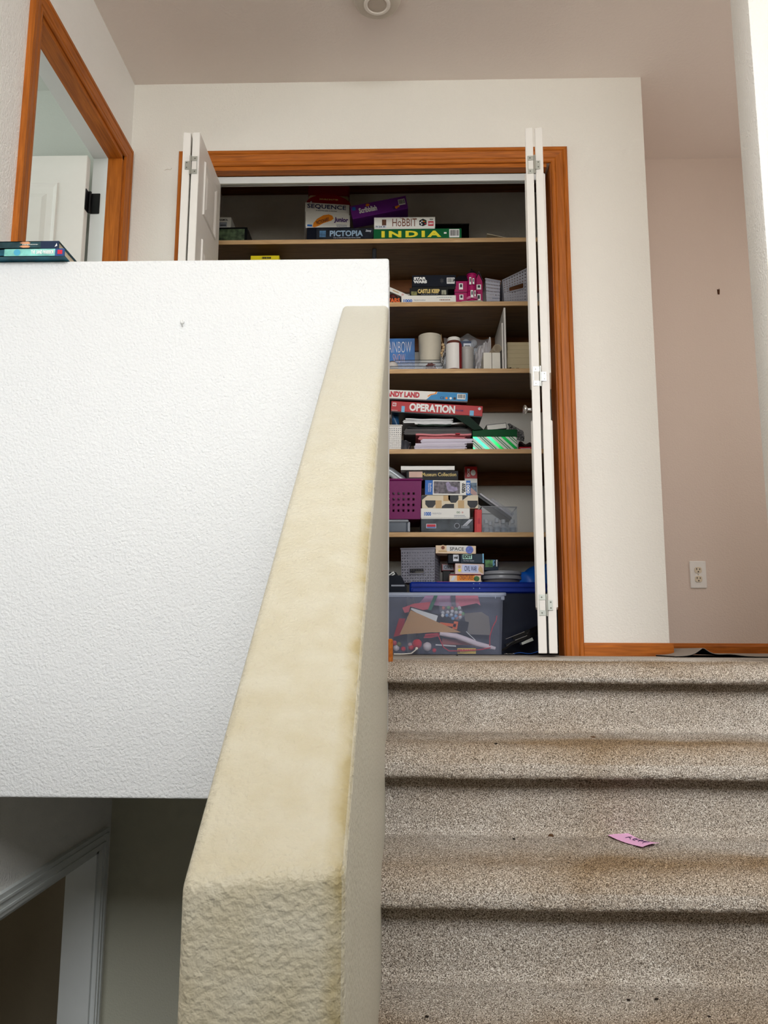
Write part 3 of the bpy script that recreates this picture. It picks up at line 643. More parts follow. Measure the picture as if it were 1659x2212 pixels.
# ------------------------------------------------------------------ closet shelves
SY0, SY1 = 3.50, CB-.001
UND = [1.857, 1.549, 1.2337, .8664, .4984]; ST = [u+.021 for u in UND]
NAMES = ('top oak closet shelf above the half wall', 'second oak closet shelf, under the castle and dollhouse', 'third oak closet shelf, holding bottles and white boxes', 'fourth oak closet shelf, under the paper stack and green box', 'lowest oak closet shelf, under the purple basket')
for u, nm in zip(UND, NAMES):
    o = thing('closet_shelf', nm, 'shelf', (0, SY0, u), group='closet shelves')
    obj('board', MB().box(CX0+.001, CX1-.001, .004, SY1-SY0, 0, .021), OAK, o); obj('edge_band', MB().box(CX0+.001, CX1-.001, 0, .004, 0, .021, b=.0015), OAKE, o)
    obj('cleat', MB().box(CX0+.001, CX1-.001, SY1-SY0-.019, SY1-SY0, -.065, 0), OAKU, o)
o = obj('closet_rail', MB().box(CX0+.001, CX1-.001, CB-.02, CB-.001, 2.34, 2.4), OAKU); tag(o, 'dark wooden rail high on the closet back wall', 'rail')

def R(l, t, r, b, Y):
    """pixel rectangle at depth Y -> x0, x1, z0, z1"""
    my = (t+b)/2; mx = (l+r)/2
    return W(l, my, Y).x, W(r, my, Y).x, W(mx, b, Y).z, W(mx, t, Y).z
def gbox(name, label, rect, Y, dep, lid, base=None, z0=None, z1=None, tilt=0, yaw=0, group=None, cat='board game', split=.0, bev=.0012, pivot='l'):
    """a lidded cardboard box: lid over a slightly smaller tray; local origin is the front lower left corner"""
    x0, x1, a, b = R(*rect[:4], Y); z0 = a if z0 is None else z0; z1 = b if z1 is None else z1
    w_, h_ = x1-x0, z1-z0
    o = thing(name, label, cat, (x0, Y, z0), (0, R_(tilt), R_(yaw)), group)
    if base is not None and split > 0:
        obj('tray', MB().box(.0015, w_-.0015, .0015, dep-.0015, 0, h_*.9, b=bev), base, o)
        obj('lid', MB().box(0, w_, 0, dep, h_*split, h_, b=bev), lid, o)
    else: obj('carton', MB().box(0, w_, 0, dep, 0, h_, b=bev), lid, o)
    o['_w'] = w_; o['_h'] = h_
    return o, w_, h_
def fx(o, rect, px, py, Y):
    pass
cm = lambda n, c, **k: mat(n, c, **k)
C_ = dict(
 white=cm('card_white', (236, 234, 228), spec=.18, rough=.4, var=.02), navy=cm('card_navy', (11, 16, 30), spec=.12, rough=.4, var=.15), black=cm('card_black', (12, 12, 14), spec=.18, rough=.3, var=.2),
 green=cm('card_green', (10, 96, 52), spec=.18, rough=.35, var=.06), purple=cm('card_purple', (112, 44, 140), spec=.18, rough=.4, var=.08), red=cm('card_red', (180, 16, 22), spec=.18, rough=.35, var=.05),
 grey=cm('card_grey', (74, 74, 80), spec=.18, rough=.5, var=.15), cream=cm('card_cream', (228, 214, 184), spec=.18, rough=.5, var=.03), yellow=cm('card_yellow', (232, 214, 30), spec=.18, rough=.4, var=.03),
 blue=cm('card_blue', (48, 138, 196), spec=.18, rough=.4, var=.04), teal=cm('card_teal', (6, 34, 54), spec=.18, rough=.3, var=.3, vscale=14), slate=cm('card_slate', (38, 42, 50), spec=.18, rough=.3, var=.35, vscale=25))
P_ = dict(yellow=mat('yellow_print', (240, 224, 50), .5, var=.02), gold=mat('gold_print', (222, 196, 120), .45), brown=mat('brown_print', (120, 62, 36), .5), blue=mat('blue_print', (34, 104, 190), .5),
 orange=mat('orange_print', (238, 140, 30), .5), orange2=mat('deep_orange_print', (230, 96, 20), .5), grey=mat('silver_print', (150, 156, 168), .5), sky=mat('pale_blue_print', (120, 186, 226), .5), red=mat('crimson_print', (196, 44, 60), .5),
 mint=mat('mint_print', (176, 220, 206), .5), green=mat('leaf_print', (70, 110, 62), .6, var=.5, vscale=90), tan=mat('tan_print', (202, 168, 120), .5), pale=mat('pale_print', (212, 216, 226), .5), dark=mat('charcoal_print', (44, 44, 48), .5), purple=mat('violet_print', (74, 40, 110), .5), pink=mat('pink_print', (216, 178, 172), .5))

# ---- top shelf
G1 = 'board games on the top shelf'; z1s = ST[0]
o, w_, h_ = gbox('photo_puzzle_box', 'low dark box with a green landscape print behind the left folding door', (452, 491, 534, 515, 3.56), 3.56, .2, C_['black'], z0=z1s, group=G1, cat='puzzle box')
patch(o, w_*.12, w_*.93, h_*.1, h_*.9, mat('landscape_print', (70, 84, 58), .5, var=.7, vscale=40))
zt_ = z1s+h_+.0003
o, w_, h_ = gbox('card_game_box', 'small white box with grey text on the dark landscape box', (455, 469, 499, 491, 3.58), 3.58, .12, C_['white'], z0=zt_, group=G1, cat='card game')
text(o, 'RAMOL', w_*.42, w_*.85, h_*.7, h_*.84, P_['dark']); patch(o, w_*.42, w_*.8, h_*.2, h_*.58, P_['grey']); text(o, '~', w_*.48, w_*.76, h_*.26, h_*.4, P_['dark'], -.0006)
o, w_, h_ = gbox('game_box', 'plain dark box under the white junior drawing game', (663, 491, 758, 515, 3.55), 3.55, .26, C_['navy'], z0=z1s, group=G1)
zd = z1s+h_+.0003
o, w_, h_ = gbox('game_box', 'dark slate box with silver title letters at the front of the top shelf', (683, 493, 806, 514, 3.508), 3.508, .036, C_['slate'], C_['black'], z0=z1s, group=G1, split=.12)
text(o, 'PICTOPIA', w_*.24, w_*.82, h_*.3, h_*.8, mat('ice_print', (150, 176, 200), .4), 0, .03); text(o, 'Disney', w_*.87, w_*.97, h_*.62, h_*.85, P_['pale'], shear=.2); patch(o, w_*.06, w_*.17, h_*.25, h_*.8, mat('dim_blue_print', (70, 110, 146), .5, var=.4, vscale=60))
text(o, 'THE ULTIMATE PICTURE-TRIVIA GAME', w_*.3, w_*.78, h_*.12, h_*.22, P_['grey'])
o, w_, h_ = gbox('game_box', 'white junior drawing game box with an orange crayon print', (660, 458, 756, 491, 3.552), 3.552, .25, C_['white'], C_['white'], z0=zd, yaw=8, group=G1, split=.12)
pts = [(.16, .1), (.2, .05), (.3, .18), (.4, .36), (.58, .56), (.63, .7), (.6, .88), (.52, .95), (.4, .88), (.26, .62), (.18, .34)]
poly(o, [(x*w_, z*h_) for x, z in pts], P_['orange'], name='printed_crayon')
t_ = text(o, 'PICTIONARY', -.155*w_, .155*w_, -.11*h_, .11*h_, P_['brown'], -.0008, .03); t_.location = (.39*w_, 0, .5*h_); t_.rotation_euler = (0, -.42, 0)
text(o, 'Junior', w_*.64, w_*.96, h_*.42, h_*.8, P_['purple'], 0, .04, .1); patch(o, w_*.04, w_*.15, h_*.1, h_*.22, P_['blue']); text(o, '~~', w_*.7, w_*.93, h_*.18, h_*.34, P_['grey'])
zp = zd+h_+.0006
o, w_, h_ = gbox('game_box', 'white box with large navy title on top of the junior drawing game', (659, 436, 755, 463, 3.552), 3.552, .25, C_['white'], C_['white'], z0=zp, yaw=8, group=G1, split=.1)
text(o, 'SEQUENCE', w_*.05, w_*.92, h_*.38, h_*.86, NAVYP, 0, .015); text(o, 'AN EXCITING GAME OF STRATEGY', w_*.24, w_*.72, h_*.2, h_*.29, P_['dark'])
zq = zp+h_+.0006
TIN = mat('red_tin', (150, 16, 26), .3, .2, var=.1); CREAMT = mat('cream_tin', (196, 172, 132), .45)
x0, x1, _, zt2 = R(662, 404, 757, 433, 3.58)
o = thing('game_tin', 'dark red dice game tin with an arched front, on the stack of games', 'game tin', (x0, 3.58, zq), (0, 0, R_(6)), G1); w_ = x1-x0
arch = [(0, 0), (w_, 0), (w_, .006)]+[(w_/2+w_/2*cos(a), .006+.05*sin(a)) for a in [pi*k/16 for k in range(17)]]+[(0, .006)]
obj('tin_body', MB().prism(arch, 0, .16), TIN, o, smooth=True); obj('rim', MB().prism([(x*1.0, z+.0015) for x, z in arch], -.003, .004), TIN, o, smooth=True)
text(o, 'DOUBLE SHUTTER', w_*.3, w_*.72, .028, .035, P_['gold'], -.0032, .01); poly(o, [(w_*.08, .006), (w_*.13, .012), (w_*.12, .02), (w_*.09, .016)], P_['pale'], -.0032)
o = thing('game_tin', 'cream-sided box with a red lid behind the arched red tin', 'game tin', (x0-.012, 3.762, zq), (0, 0, R_(4)), G1); w_ = .2; hz = W(700, 399, 3.762).z-zq
obj('tray', MB().box(0, w_, 0, .11, 0, hz*.8, b=.006), CREAMT, o); obj('lid', MB().box(-.003, w_+.003, -.003, .113, hz*.72, hz, b=.006), TIN, o)
o, w_, h_ = gbox('game_box', 'grey box with a blue picture corner under the tilted purple game', (772, 459, 886, 493, 3.66), 3.66, .2, C_['grey'], C_['black'], z0=z1s+.0003, z1=z1s+.1, group=G1, split=.3)
patch(o, w_*.72, w_*.98, h_*.4, h_*.95, mat('seaside_print', (86, 104, 130), .5, var=.4, vscale=40)); patch(o, w_*.3, w_*.7, h_*.4, h_*.95, mat('dim_photo_print', (110, 100, 96), .5, var=.5, vscale=40))
o, w_, h_ = gbox('game_box', 'white toy-brick game box with a brown title', (808, 469, 940, 494, 3.51), 3.51, .13, C_['white'], C_['white'], z0=None, group=G1, split=.12)
hobbit = o; wq, hq = w_, h_
text(o, 'HoBBIT', w_*.3, w_*.70, h_*.2, h_*.86, P_['brown'], 0, .0); text(o, 'THE', w_*.42, w_*.48, h_*.86, h_*.93, P_['brown'])
for px_, pz_, c_ in ((0, 0, BLACKM),): poly(o, [(w_*.74, h_*.3), (w_*.80, h_*.2), (w_*.86, h_*.34), (w_*.86, h_*.7), (w_*.8, h_*.84), (w_*.74, h_*.68)], BLACKM, name='printed_die')
for a, b, c_ in ((.815, .6, P_['orange']), (.84, .62, P_['green']), (.838, .42, P_['red']), (.76, .5, WHITEP), (.78, .36, WHITEP), (.785, .62, WHITEP)): disc(o, w_*a, h_*b, h_*.06, c_, -.0006)
patch(o, w_*.885, w_*.975, h_*.22, h_*.62, P_['red']); text(o, 'LEGO', w_*.895, w_*.965, h_*.34, h_*.5, WHITEP, -.0006, .04); text(o, '3920', w_*.91, w_*.965, h_*.72, h_*.82, P_['dark'])
patch(o, w_*.02, w_*.2, h_*.08, h_*.28, P_['pale'], name='age_strip'); text(o, '7+  2-4  30', w_*.03, w_*.18, h_*.11, h_*.25, BLACKM, -.0006, .02)
patch(o, w_*.13, w_*.2, h_*.3, h_*.8, mat('robe_print', (96, 60, 40), .5, var=.4, vscale=80))
zi = z1s
o, w_, h_ = gbox('game_box', 'green box with big yellow title under the toy-brick game', (807, 494, 997, 513, 3.51), 3.51, .145, C_['green'], z0=z1s, z1=hobbit.location.z-.0006, group=G1)
text(o, 'INDIA', w_*.09, w_*.77, h_*.2, h_*.8, P_['yellow'], 0, .045, space=1.35); barcode(o, w_*.86, w_*.975, h_*.15, h_*.92); patch(o, w_*.8, w_*.83, h_*.5, h_*.65, WHITEP)
o, w_, h_ = gbox('game_box', 'thin black box with a grey lid edge behind the green game', (900, 485, 1013, 513, 3.815), 3.815, .07, C_['black'], C_['grey'], z0=z1s, group=G1, split=.0)
obj('top_sheet', MB().box(-.002, w_+.002, -.002, .072, h_, h_+.003), C_['grey'], o)
sx0, sx1, sa, sb = R(762, 423, 884, 474, 3.56)
o = thing('game_box', 'purple word game box tilted across the stacks on the top shelf', 'board game', (sx0, 3.545, W(763, 473, 3.545).z), (0, R_(-11), R_(0)), G1)
w_ = (sx1-sx0)*1.0; h_ = W(763, 445, 3.545).z-W(763, 473, 3.545).z
obj('tray', MB().box(.0015, w_-.0015, .0015, .088, 0, h_*.9, b=.001), C_['purple'], o); obj('lid', MB().box(0, w_, 0, .09, h_*.07, h_, b=.001), C_['purple'], o)
text(o, 'Scribblish', w_*.14, w_*.46, h_*.3, h_*.72, WHITEP, 0, .04); disc(o, w_*.31, h_*.84, h_*.14, P_['orange'], sz=.7); barcode(o, w_*.85, w_*.97, h_*.35, h_*.8); patch(o, w_*.03, w_*.09, h_*.62, h_*.88, P_['blue'])
text(o, 'CE', w_*.73, w_*.775, h_*.15, h_*.33, BLACKM); disc(o, w_*.8, h_*.25, h_*.1, P_['orange']); disc(o, w_*.84, h_*.3, h_*.08, P_['orange'])
x0, x1, a, b = R(1052, 496, 1128, 511, 3.53)
o = obj('folded_card', MB().sheet(10, 4, lambda u, v: (x0+(x1-x0)*u, 3.53+.16*v, z1s+.002+.034*(1-u)**1.2*(1-.3*v)), .002), C_['cream'], smooth=True); tag(o, 'cream folded card lying at the right end of the top shelf', 'card')
o = obj('folded_card', MB().sheet(10, 4, lambda u, v: (x0+.014+(x1-x0)*.8*u, 3.57+.1*v, z1s+.008+.048*(1-u)**1.3*(1-v*.2)), .0015), C_['white']); tag(o, 'white leaflet standing open behind the cream card', 'leaflet')

# ---- second shelf
G2 = 'games and puzzles on the second shelf'; z2 = ST[1]
o, w_, h_ = gbox('game_box', 'yellow box whose top edge just clears the half wall', (540, 552, 602, 650, 3.53), 3.53, .2, C_['yellow'], z0=z2, group=G2); 
text(o, '~', w_*.4, w_*.72, h_*.92, h_*.985, BLACKM)
a, b = W(803, 640, 3.56).x, W(813, 640, 3.56).x
o = obj('umbrella_handle', MB().rings([[((a+b)/2+r*cos(2*pi*i/12), 3.56+r*sin(2*pi*i/12), z2+z) for i in range(12)] for r, z in ((.014, 0), (.013, .1), (.011, .19), (.0095, W(808, 536, 3.56).z-z2), (.004, W(808, 533, 3.56).z-z2))]), mat('dark_grey_plastic', (52, 54, 58), .4), smooth=True); tag(o, 'dark grey plastic handle standing behind the half wall', 'handle')
o, w_, h_ = gbox('puzzle_box', 'white thousand piece puzzle box lying on the second shelf', (867, 638, 985, 653, 3.512), 3.512, .3, C_['white'], C_['white'], z0=z2, group=G2, cat='puzzle box', split=.1)
text(o, '1000', w_*.04, w_*.2, h_*.08, h_*.5, P_['blue'], 0, .04); text(o, 'PIECES PUZZLE', w_*.23, w_*.44, h_*.28, h_*.46, P_['grey'], 0, .0); text(o, '~', w_*.65, w_*.93, h_*.66, h_*.76, P_['grey']); text(o, '~', w_*.7, w_*.9, h_*.3, h_*.46, P_['brown'])
zb = z2+h_+.0004
o, w_, h_ = gbox('game_box', 'black castle game box with cream title, on the white puzzle', (885, 622, 968, 640, 3.515), 3.515, .2, C_['black'], C_['black'], z0=zb, group=G2, split=.1)
text(o, 'CASTLE KEEP', w_*.21, w_*.78, h_*.3, h_*.85, P_['gold'], 0, .05); patch(o, w_*.04, w_*.19, h_*.05, h_*.55, mat('meadow_print', (120, 120, 70), .5, var=.5, vscale=70)); patch(o, w_*.83, w_*.95, h_*.1, h_*.7, mat('knight_print', (150, 150, 130), .5, var=.5, vscale=70)); text(o, '~', w_*.3, w_*.75, h_*.12, h_*.2, P_['grey'])
zc_ = zb+h_+.0004
o, w_, h_ = gbox('puzzle_box', 'dark navy puzzle box with white two-line logo, topmost beside the dollhouse', (890, 594, 985, 622, 3.53), 3.53, .22, C_['navy'], C_['black'], z0=zc_, group=G2, cat='puzzle box', split=.2)
text(o, 'STAR', w_*.04, w_*.32, h_*.66, h_*.86, WHITEP, 0, .07); text(o, 'WARS', w_*.03, w_*.34, h_*.42, h_*.63, WHITEP, 0, .07); barcode(o, w_*.79, w_*.97, h_*.38, h_*.8); poly(o, [(w_*(.68+.05*cos(a)*(1 if k % 2 else .6)), h_*(.6+.2*sin(a)*(1 if k % 2 else .6))) for k, a in enumerate([2*pi*q/12 for q in range(12)])], P_['dark'], name='printed_puzzle_piece')
o = thing('card_game_box', 'slim white and green box sliding down beside the castle game', 'card game', (W(836, 621, 3.53).x, 3.53, W(836, 621, 3.53).z), (0, R_(25), 0), G2)
obj('carton', MB().box(0, .105, 0, .14, -.012, .008, b=.001), C_['white'], o); obj('sleeve', MB().box(.03, .104, .02, .1405, .0075, .016), C_['green'], o)
text(o, '~', .03, .06, -.006, .003, P_['tan']); patch(o, .075, .085, -.008, .003, P_['pink'])
o, w_, h_ = gbox('game_box', 'dark box with orange capital letters at the left end of the second shelf', (800, 642, 866, 653, 3.515), 3.515, .16, C_['black'], z0=z2, group=G2)
text(o, 'STAR WARS', w_*.02, w_*.97, h_*.1, h_*.85, P_['orange2'], 0, .05)
x0, x1, a, b = R(838, 629, 866, 642, 3.56)
o = obj('tin_drum', MB().lathe([(.026, 0), (.027, .003), (.025, .006), (.025, .022), (.027, .026), (.024, .028)], 20), mat('maroon_tin', (92, 26, 20), .4)); o.location = (x0+.026, 3.57, z2+h_+.0004); tag(o, 'small maroon round tin on the orange-lettered box', 'tin', G2)
# dollhouse
PKW = mat('magenta_plastic', (166, 20, 92), .45, var=.06, spec=.2); PKL = mat('pink_plastic', (226, 132, 176), .4); ROOF = mat('black_roof', (26, 24, 30), .5)
x0, x1, a, b = R(982, 578, 1043, 650, 3.52); w_ = x1-x0; hgt = b-z2
o = thing('dollhouse', 'magenta toy mansion with a round turret and black roofs', 'toy house', (x0, 3.52, z2), (0, 0, 0))
obj('base', MB().prism([(w_*(.5+.52*cos(a)), .0) for a in (0,)]+[(w_, 0), (w_, .006), (w_*.9, .012), (w_*.25, .007), (w_*.2, 0)], -.008, .09), mat('stone_plastic', (150, 150, 132), .6, var=.3), o)
lw_ = obj('left_wing', MB().box(0, w_*.46, .012, .09, .001, hgt*.66, b=.002), PKW, o); obj('floor_band', MB().box(-.001, w_*.47, .009, .02, hgt*.33, hgt*.35), mat('dark_magenta', (120, 18, 70), .4), lw_)
obj('left_roof', MB().rings([[(-.006, .004, hgt*.66), (w_*.5, .004, hgt*.66), (w_*.5, .1, hgt*.66), (-.006, .1, hgt*.66)], [(w_*.18, .03, hgt*.86), (w_*.44, .03, hgt*.86), (w_*.44, .07, hgt*.86), (w_*.18, .07, hgt*.86)]]), ROOF, o)
tu = obj('turret', MB().lathe([(w_*.19, 0), (w_*.19, hgt*.32), (w_*.205, hgt*.33), (w_*.205, hgt*.35), (w_*.17, hgt*.37), (w_*.17, hgt*.8), (w_*.19, hgt*.81), (w_*.19, hgt*.835)], 20, Matrix.Translation((w_*.62, .018, 0))), PKW, o, smooth=True)
obj('turret_roof', MB().lathe([(w_*.2, hgt*.835), (w_*.1, hgt*.93), (w_*.02, hgt*.97), (.002, hgt*.985), (.004, hgt*.995), (.001, hgt*1.01)], 20, Matrix.Translation((w_*.62, .018, 0))), ROOF, o, smooth=True)
rw = obj('right_wing', MB().prism([(w_*.74, .001), (w_, .001), (w_, hgt*.66), (w_*.87, hgt*.88), (w_*.74, hgt*.66)], .02, .09), PKW, o); obj('right_roof', MB().prism([(w_*.7, hgt*.64), (w_*.87, hgt*.89), (w_*1.03, hgt*.64), (w_*1.03, hgt*.67), (w_*.87, hgt*.93), (w_*.7, hgt*.67)], .012, .092), ROOF, o)
obj('porch', MB().lathe([(w_*.2, hgt*.12), (w_*.22, hgt*.16), (w_*.2, hgt*.19)], 20, Matrix.Translation((w_*.62, .017, 0))), PKL, o, smooth=True)
for wx, wz, ww, wh, yy in ((.23, .5, .07, .085, .012), (.24, .2, .07, .07, .012), (.55, .6, .035, .1, -.009), (.66, .58, .03, .08, -.013), (.6, .22, .045, .1, -.016), (.71, .24, .025, .08, -.012), (.87, .5, .08, .07, .02), (.86, .2, .07, .1, .02)):
    f_ = obj('window_frame', MB().box(w_*(wx-ww), w_*(wx+ww), yy-.002, yy+.003, hgt*(wz-wh), hgt*(wz+wh)), WHITEP, o); obj('pane', MB().box(w_*(wx-ww*.5), w_*(wx+ww*.55), yy-.0025, yy, hgt*(wz-wh*.3), hgt*(wz+wh*.7)), P_['dark'], f_)
# baskets
def basket(name, label, o_loc, w_, d_, h_, m_, nx, ny, hole, yaw=0, taper=.9, handle=None, shape=8, rim=.006, tops=None, rimm=None, cat='basket', group=None, sides=True, th=.002, blank=None):
    """open basket with really pierced sides; local origin at the front lower left of the rim's plan"""
    o = thing(name, label, cat, o_loc, (0, 0, R_(yaw)), group)
    ins = (1-taper)/2
    def top(u): return h_ if tops is None else h_*(tops[0]+(tops[1]-tops[0])*u)
    def front(u, v, off): k = ins*(1-v); return (w_*(k+(1-2*k)*u), d_*k*.6+off, top(u)*v)
    def back(u, v, off): k = ins*(1-v); return (w_*(k+(1-2*k)*u), d_*(1-k*.6)-off, top(u)*v)
    def left(u, v, off): k = ins*(1-v); return (w_*k+off, d_*(k*.6+(1-1.2*k)*u), top(0)*v)
    def right(u, v, off): k = ins*(1-v); return (w_*(1-k)-off, d_*(k*.6+(1-1.2*k)*u), top(1)*v)
    skip = None; hol = hole
    if handle:
        i0, i1, j0, j1 = handle; skip = lambda i, j: i0 <= i < i1 and j0 <= j < j1
    fh = (lambda i, j: 0 if (blank and blank(i, j)) else hol)
    obj('front_panel', MB().perf(nx, ny, fh, front, skip, shape, th), m_, o)
    nd = max(3, round(nx*d_/w_))
    obj('back_panel', MB().perf(nx, ny, lambda i, j: hol, back, skip, shape, th), m_, o)
    obj('side_panel', MB().perf(nd, ny, lambda i, j: hol, left, None, shape, th), m_, o); obj('side_panel', MB().perf(nd, ny, lambda i, j: hol, right, None, shape, th), m_, o)
    obj('bottom', MB().box(w_*ins, w_*(1-ins), d_*ins*.6, d_*(1-ins*.6), 0, th), m_, o)
    r = MB(); z0, z1 = top(0), top(1)
    r.tube([(0, 0, z0), (w_, 0, z1)], rim*.6, 6); r.tube([(0, d_, z0), (w_, d_, z1)], rim*.6, 6); r.tube([(0, 0, z0), (0, d_, z0)], rim*.6, 6); r.tube([(w_, 0, z1), (w_, d_, z1)], rim*.6, 6)
    obj('rim', r, rimm or m_, o, smooth=True)
    if handle:
        i0, i1, j0, j1 = handle
        c = [((i0+(i1-i0)*a)/nx, (j0+(j1-j0)*b)/ny) for a, b in ((.0, .2), (0, .8), (.07, 1), (.93, 1), (1, .8), (1, .2), (.93, 0), (.07, 0), (0, .2))]
        obj('handle_rim', MB().tube([front(u, v, -.001) for u, v in c], rim*.55, 6), rimm or m_, o, smooth=True)
    return o
FROST = mat('frosted_white_plastic', (170, 170, 182), .35, var=.03)
x0, x1, a, b = R(1049, 604, 1080, 650, 3.56)
basket('storage_basket', 'pale frosted basket beside the toy mansion', (x0, 3.55, z2), x1-x0, .22, b-z2, FROST, 9, 8, .42, tops=(1, .9), group='plastic baskets')
x0, x1, a, b = R(1086, 580, 1150, 650, 3.525)
basket('storage_basket', 'pale frosted basket with a high handle end next to the folding door', (x0, 3.525, z2), x1-x0, .24, b-z2, mat('frosted_grey_plastic', (162, 162, 172), .35, var=.03), 11, 11, .4, handle=(2, 8, 5, 7), tops=(.66, 1.06), group='plastic baskets')
o = obj('blue_pouch', MB().lathe([(.014, 0), (.02, .004), (.02, .04), (.014, .055), (.004, .058)], 14), mat('pale_blue_vinyl', (110, 150, 200), .4), smooth=True); q = W(1083, 640, 3.66); o.location = (W(1070, 640, 3.6).x, 3.6, z2+.0025); tag(o, 'pale blue pouch seen through the frosted basket', 'pouch')
# ---- third shelf
z3 = ST[2]; G3 = 'things on the third shelf'
o, w_, h_ = gbox('craft_kit_box', 'blue craft kit box with pale outlined title letters', (822, 731, 896, 783, 3.665), 3.665, .07, mat('snow_box_blue', (38, 108, 180), .35, var=.35, vscale=9), z0=z3+.0003, cat='craft kit')
text(o, 'RAINBOW', w_*.13, w_*.9, h_*.66, h_*.92, P_['pale'], 0, -.012); text(o, 'SNOW', w_*.36, w_*.72, h_*.42, h_*.63, P_['pink'], 0, -.012); text(o, '~', w_*.6, w_*.8, h_*.2, h_*.26, WHITEP)
BALLW = mat('white_ball', (216, 208, 202), .6)
q = W(848, 780, 3.54); o = thing('bauble', 'round white bauble with a dark cap at the left of the wire trays', 'bauble', (q.x, 3.55, z3))
obj('ball', MB().ball((0, 0, .026), .026, 20, 12), BALLW, o, smooth=True); obj('cap', MB().lathe([(.017, .046), (.014, .0505), (.006, .0535)], 16), mat('bauble_cap', (86, 66, 62), .6), o, smooth=True)
CLR = clear('clear_acrylic', (220, 224, 228), .16); WIRE = mat('dark_wire', (40, 40, 46), .35, .6)
for i, (l, r_, t_, Y, dz) in enumerate(((843, 955, 791, 3.512, 0), (848, 953, 784, 3.565, 0), (852, 951, 778, 3.615, 0))):
    x0, x1, a, b = R(l, t_, r_, 799, Y); hh_ = W(900, t_, Y).z-z3
    o = thing('acrylic_tray', ('front', 'middle', 'back')[i]+' one of three clear acrylic trays with dark rims', 'tray', (x0, Y, z3), group='clear trays on the third shelf'); w_ = x1-x0
    obj('front_wall', MB().box(0, w_, 0, .0015, 0, hh_-.0002), CLR, o); obj('side_wall', MB().box(0, .0015, .0015, .044, 0, hh_), CLR, o); obj('side_wall', MB().box(w_-.0015, w_, .0015, .044, 0, hh_), CLR, o); obj('floor_plate', MB().box(0, w_, 0, .044, 0, .0012), CLR, o)
    obj('rim', MB().tube([(-.001, 0, hh_*.75), (.002, 0, hh_), (w_, 0, hh_), (w_, .044, hh_)], .0013, 6), WIRE, o)
q = W(931, 788, 3.53); o = thing('round_ornament', 'dark brown scalloped round ornament lying in the front tray', 'ornament', (q.x, 3.545, z3+.0013))
obj('disc', MB().prism([((.0235+.0022*cos(9*a))*cos(a), .021+(.019+.0016*cos(9*a))*sin(a)) for a in [2*pi*k/54 for k in range(54)]], -.003, .003), mat('dark_brown_clay', (88, 40, 34), .55, var=.3), o); obj('loop', MB().tube([(.01, -.003, .02), (.015, -.005, .03), (.022, -.004, .026), (.03, -.003, .012), (.036, -.002, .003)], .0012, 5), P_['pale'], o)
o = obj('metal_ring', MB().tube([(.013*cos(a), 0, .008+.006*sin(a)) for a in [2*pi*k/16 for k in range(17)]], .0015, 6), CHROME); q = W(918, 794, 3.52); o.location = (q.x, 3.53, z3+.0013); tag(o, 'small silver ring in the front acrylic tray', 'ring')
x0, x1, a, b = R(904, 718, 955, 780, 3.68); r_ = (x1-x0)/2; hh_ = b-z3
o = thing('cream_canister', 'cream cylindrical canister behind the wire trays', 'canister', ((x0+x1)/2, 3.68+r_+.002, z3))
CAN = mat('cream_canister', (222, 212, 192), .55); obj('body', MB().lathe([(r_*.88, 0), (r_*.9, .004), (r_*.985, hh_*.965)], 32), CAN, o, smooth=True); obj('lid', MB().lathe([(r_*1.0, hh_*.955), (r_*1.0, hh_), (r_*.97, hh_*1.003), (r_*.2, hh_*1.003)], 32), CAN, o, smooth=True)
# wooden beads and a chain
o = thing('bead_string', 'string of round wooden beads hanging beside the cream canister', 'beads', (0, 0, 0)); BEAD = mat('wood_bead', (206, 176, 134), .5, var=.15)
pts = [W(x, y, 3.60) for x, y in ((957, 745), (959, 751), (957, 757), (954, 763), (956, 769))]
for p_ in pts: b_ = obj('bead', MB().ball((0, 0, 0), .0078, 14, 8), BEAD, o, smooth=True); b_.location = p_
obj('string', MB().tube([W(953, 722, 3.62), W(954, 735, 3.61)]+pts, .001, 5), P_['tan'], o)
o = thing('metal_chain', 'dark metal chain draped behind the supplement bottle', 'chain', (0, 0, 0)); path = [W(962, 752, 3.585), W(962, 762, 3.585), W(958, 770, 3.585), W(956, 778, 3.585), W(955, 787, 3.585), W(957, 796, 3.585)]
for i in range(len(path)-1):
    for f in (0, .5):
        c_ = path[i].lerp(path[i+1], f); d_ = (path[i+1]-path[i]).normalized(); n_ = Vector((0, 1, 0)).cross(d_) if (i*2+int(f*2)) % 2 else Vector((0, 1, 0))
        obj('link', MB().tube([c_+d_*.0085*cos(a)+n_*.005*sin(a) for a in [2*pi*k/12 for k in range(13)]], .0016, 5), mat('chain_metal', (110, 104, 100), .35, .8), o, smooth=True)
# bottle
x0, x1, a, b = R(964, 725, 999, 799, 3.515); r_ = (x1-x0)/2; hh_ = b-z3
o = thing('supplement_bottle', 'brown supplement bottle with white label and white cap', 'bottle', ((x0+x1)/2, 3.515+r_, z3))
obj('body', MB().lathe([(r_*.9, 0), (r_, .006), (r_, hh_*.80), (r_*.93, hh_*.86), (r_*.78, hh_*.9)], 32), mat('amber_plastic', (104, 58, 50), .25, coat=.4), o, smooth=True)
obj('cap', MB().lathe([(r_*.80, hh_*.885), (r_*.80, hh_*.985), (r_*.74, hh_), (r_*.1, hh_)], 32), mat('cap_white', (232, 228, 222), .4), o, smooth=True)
def band(a0, a1, z0, z1, m_, nm):
    return obj(nm, MB().rings([[((r_+.0006)*cos(a0+(a1-a0)*k/16), (r_+.0006)*sin(a0+(a1-a0)*k/16), z) for k in range(17)] for z in (z0, z1)], closed=False, cap0=False, cap1=False), m_, o, smooth=True)
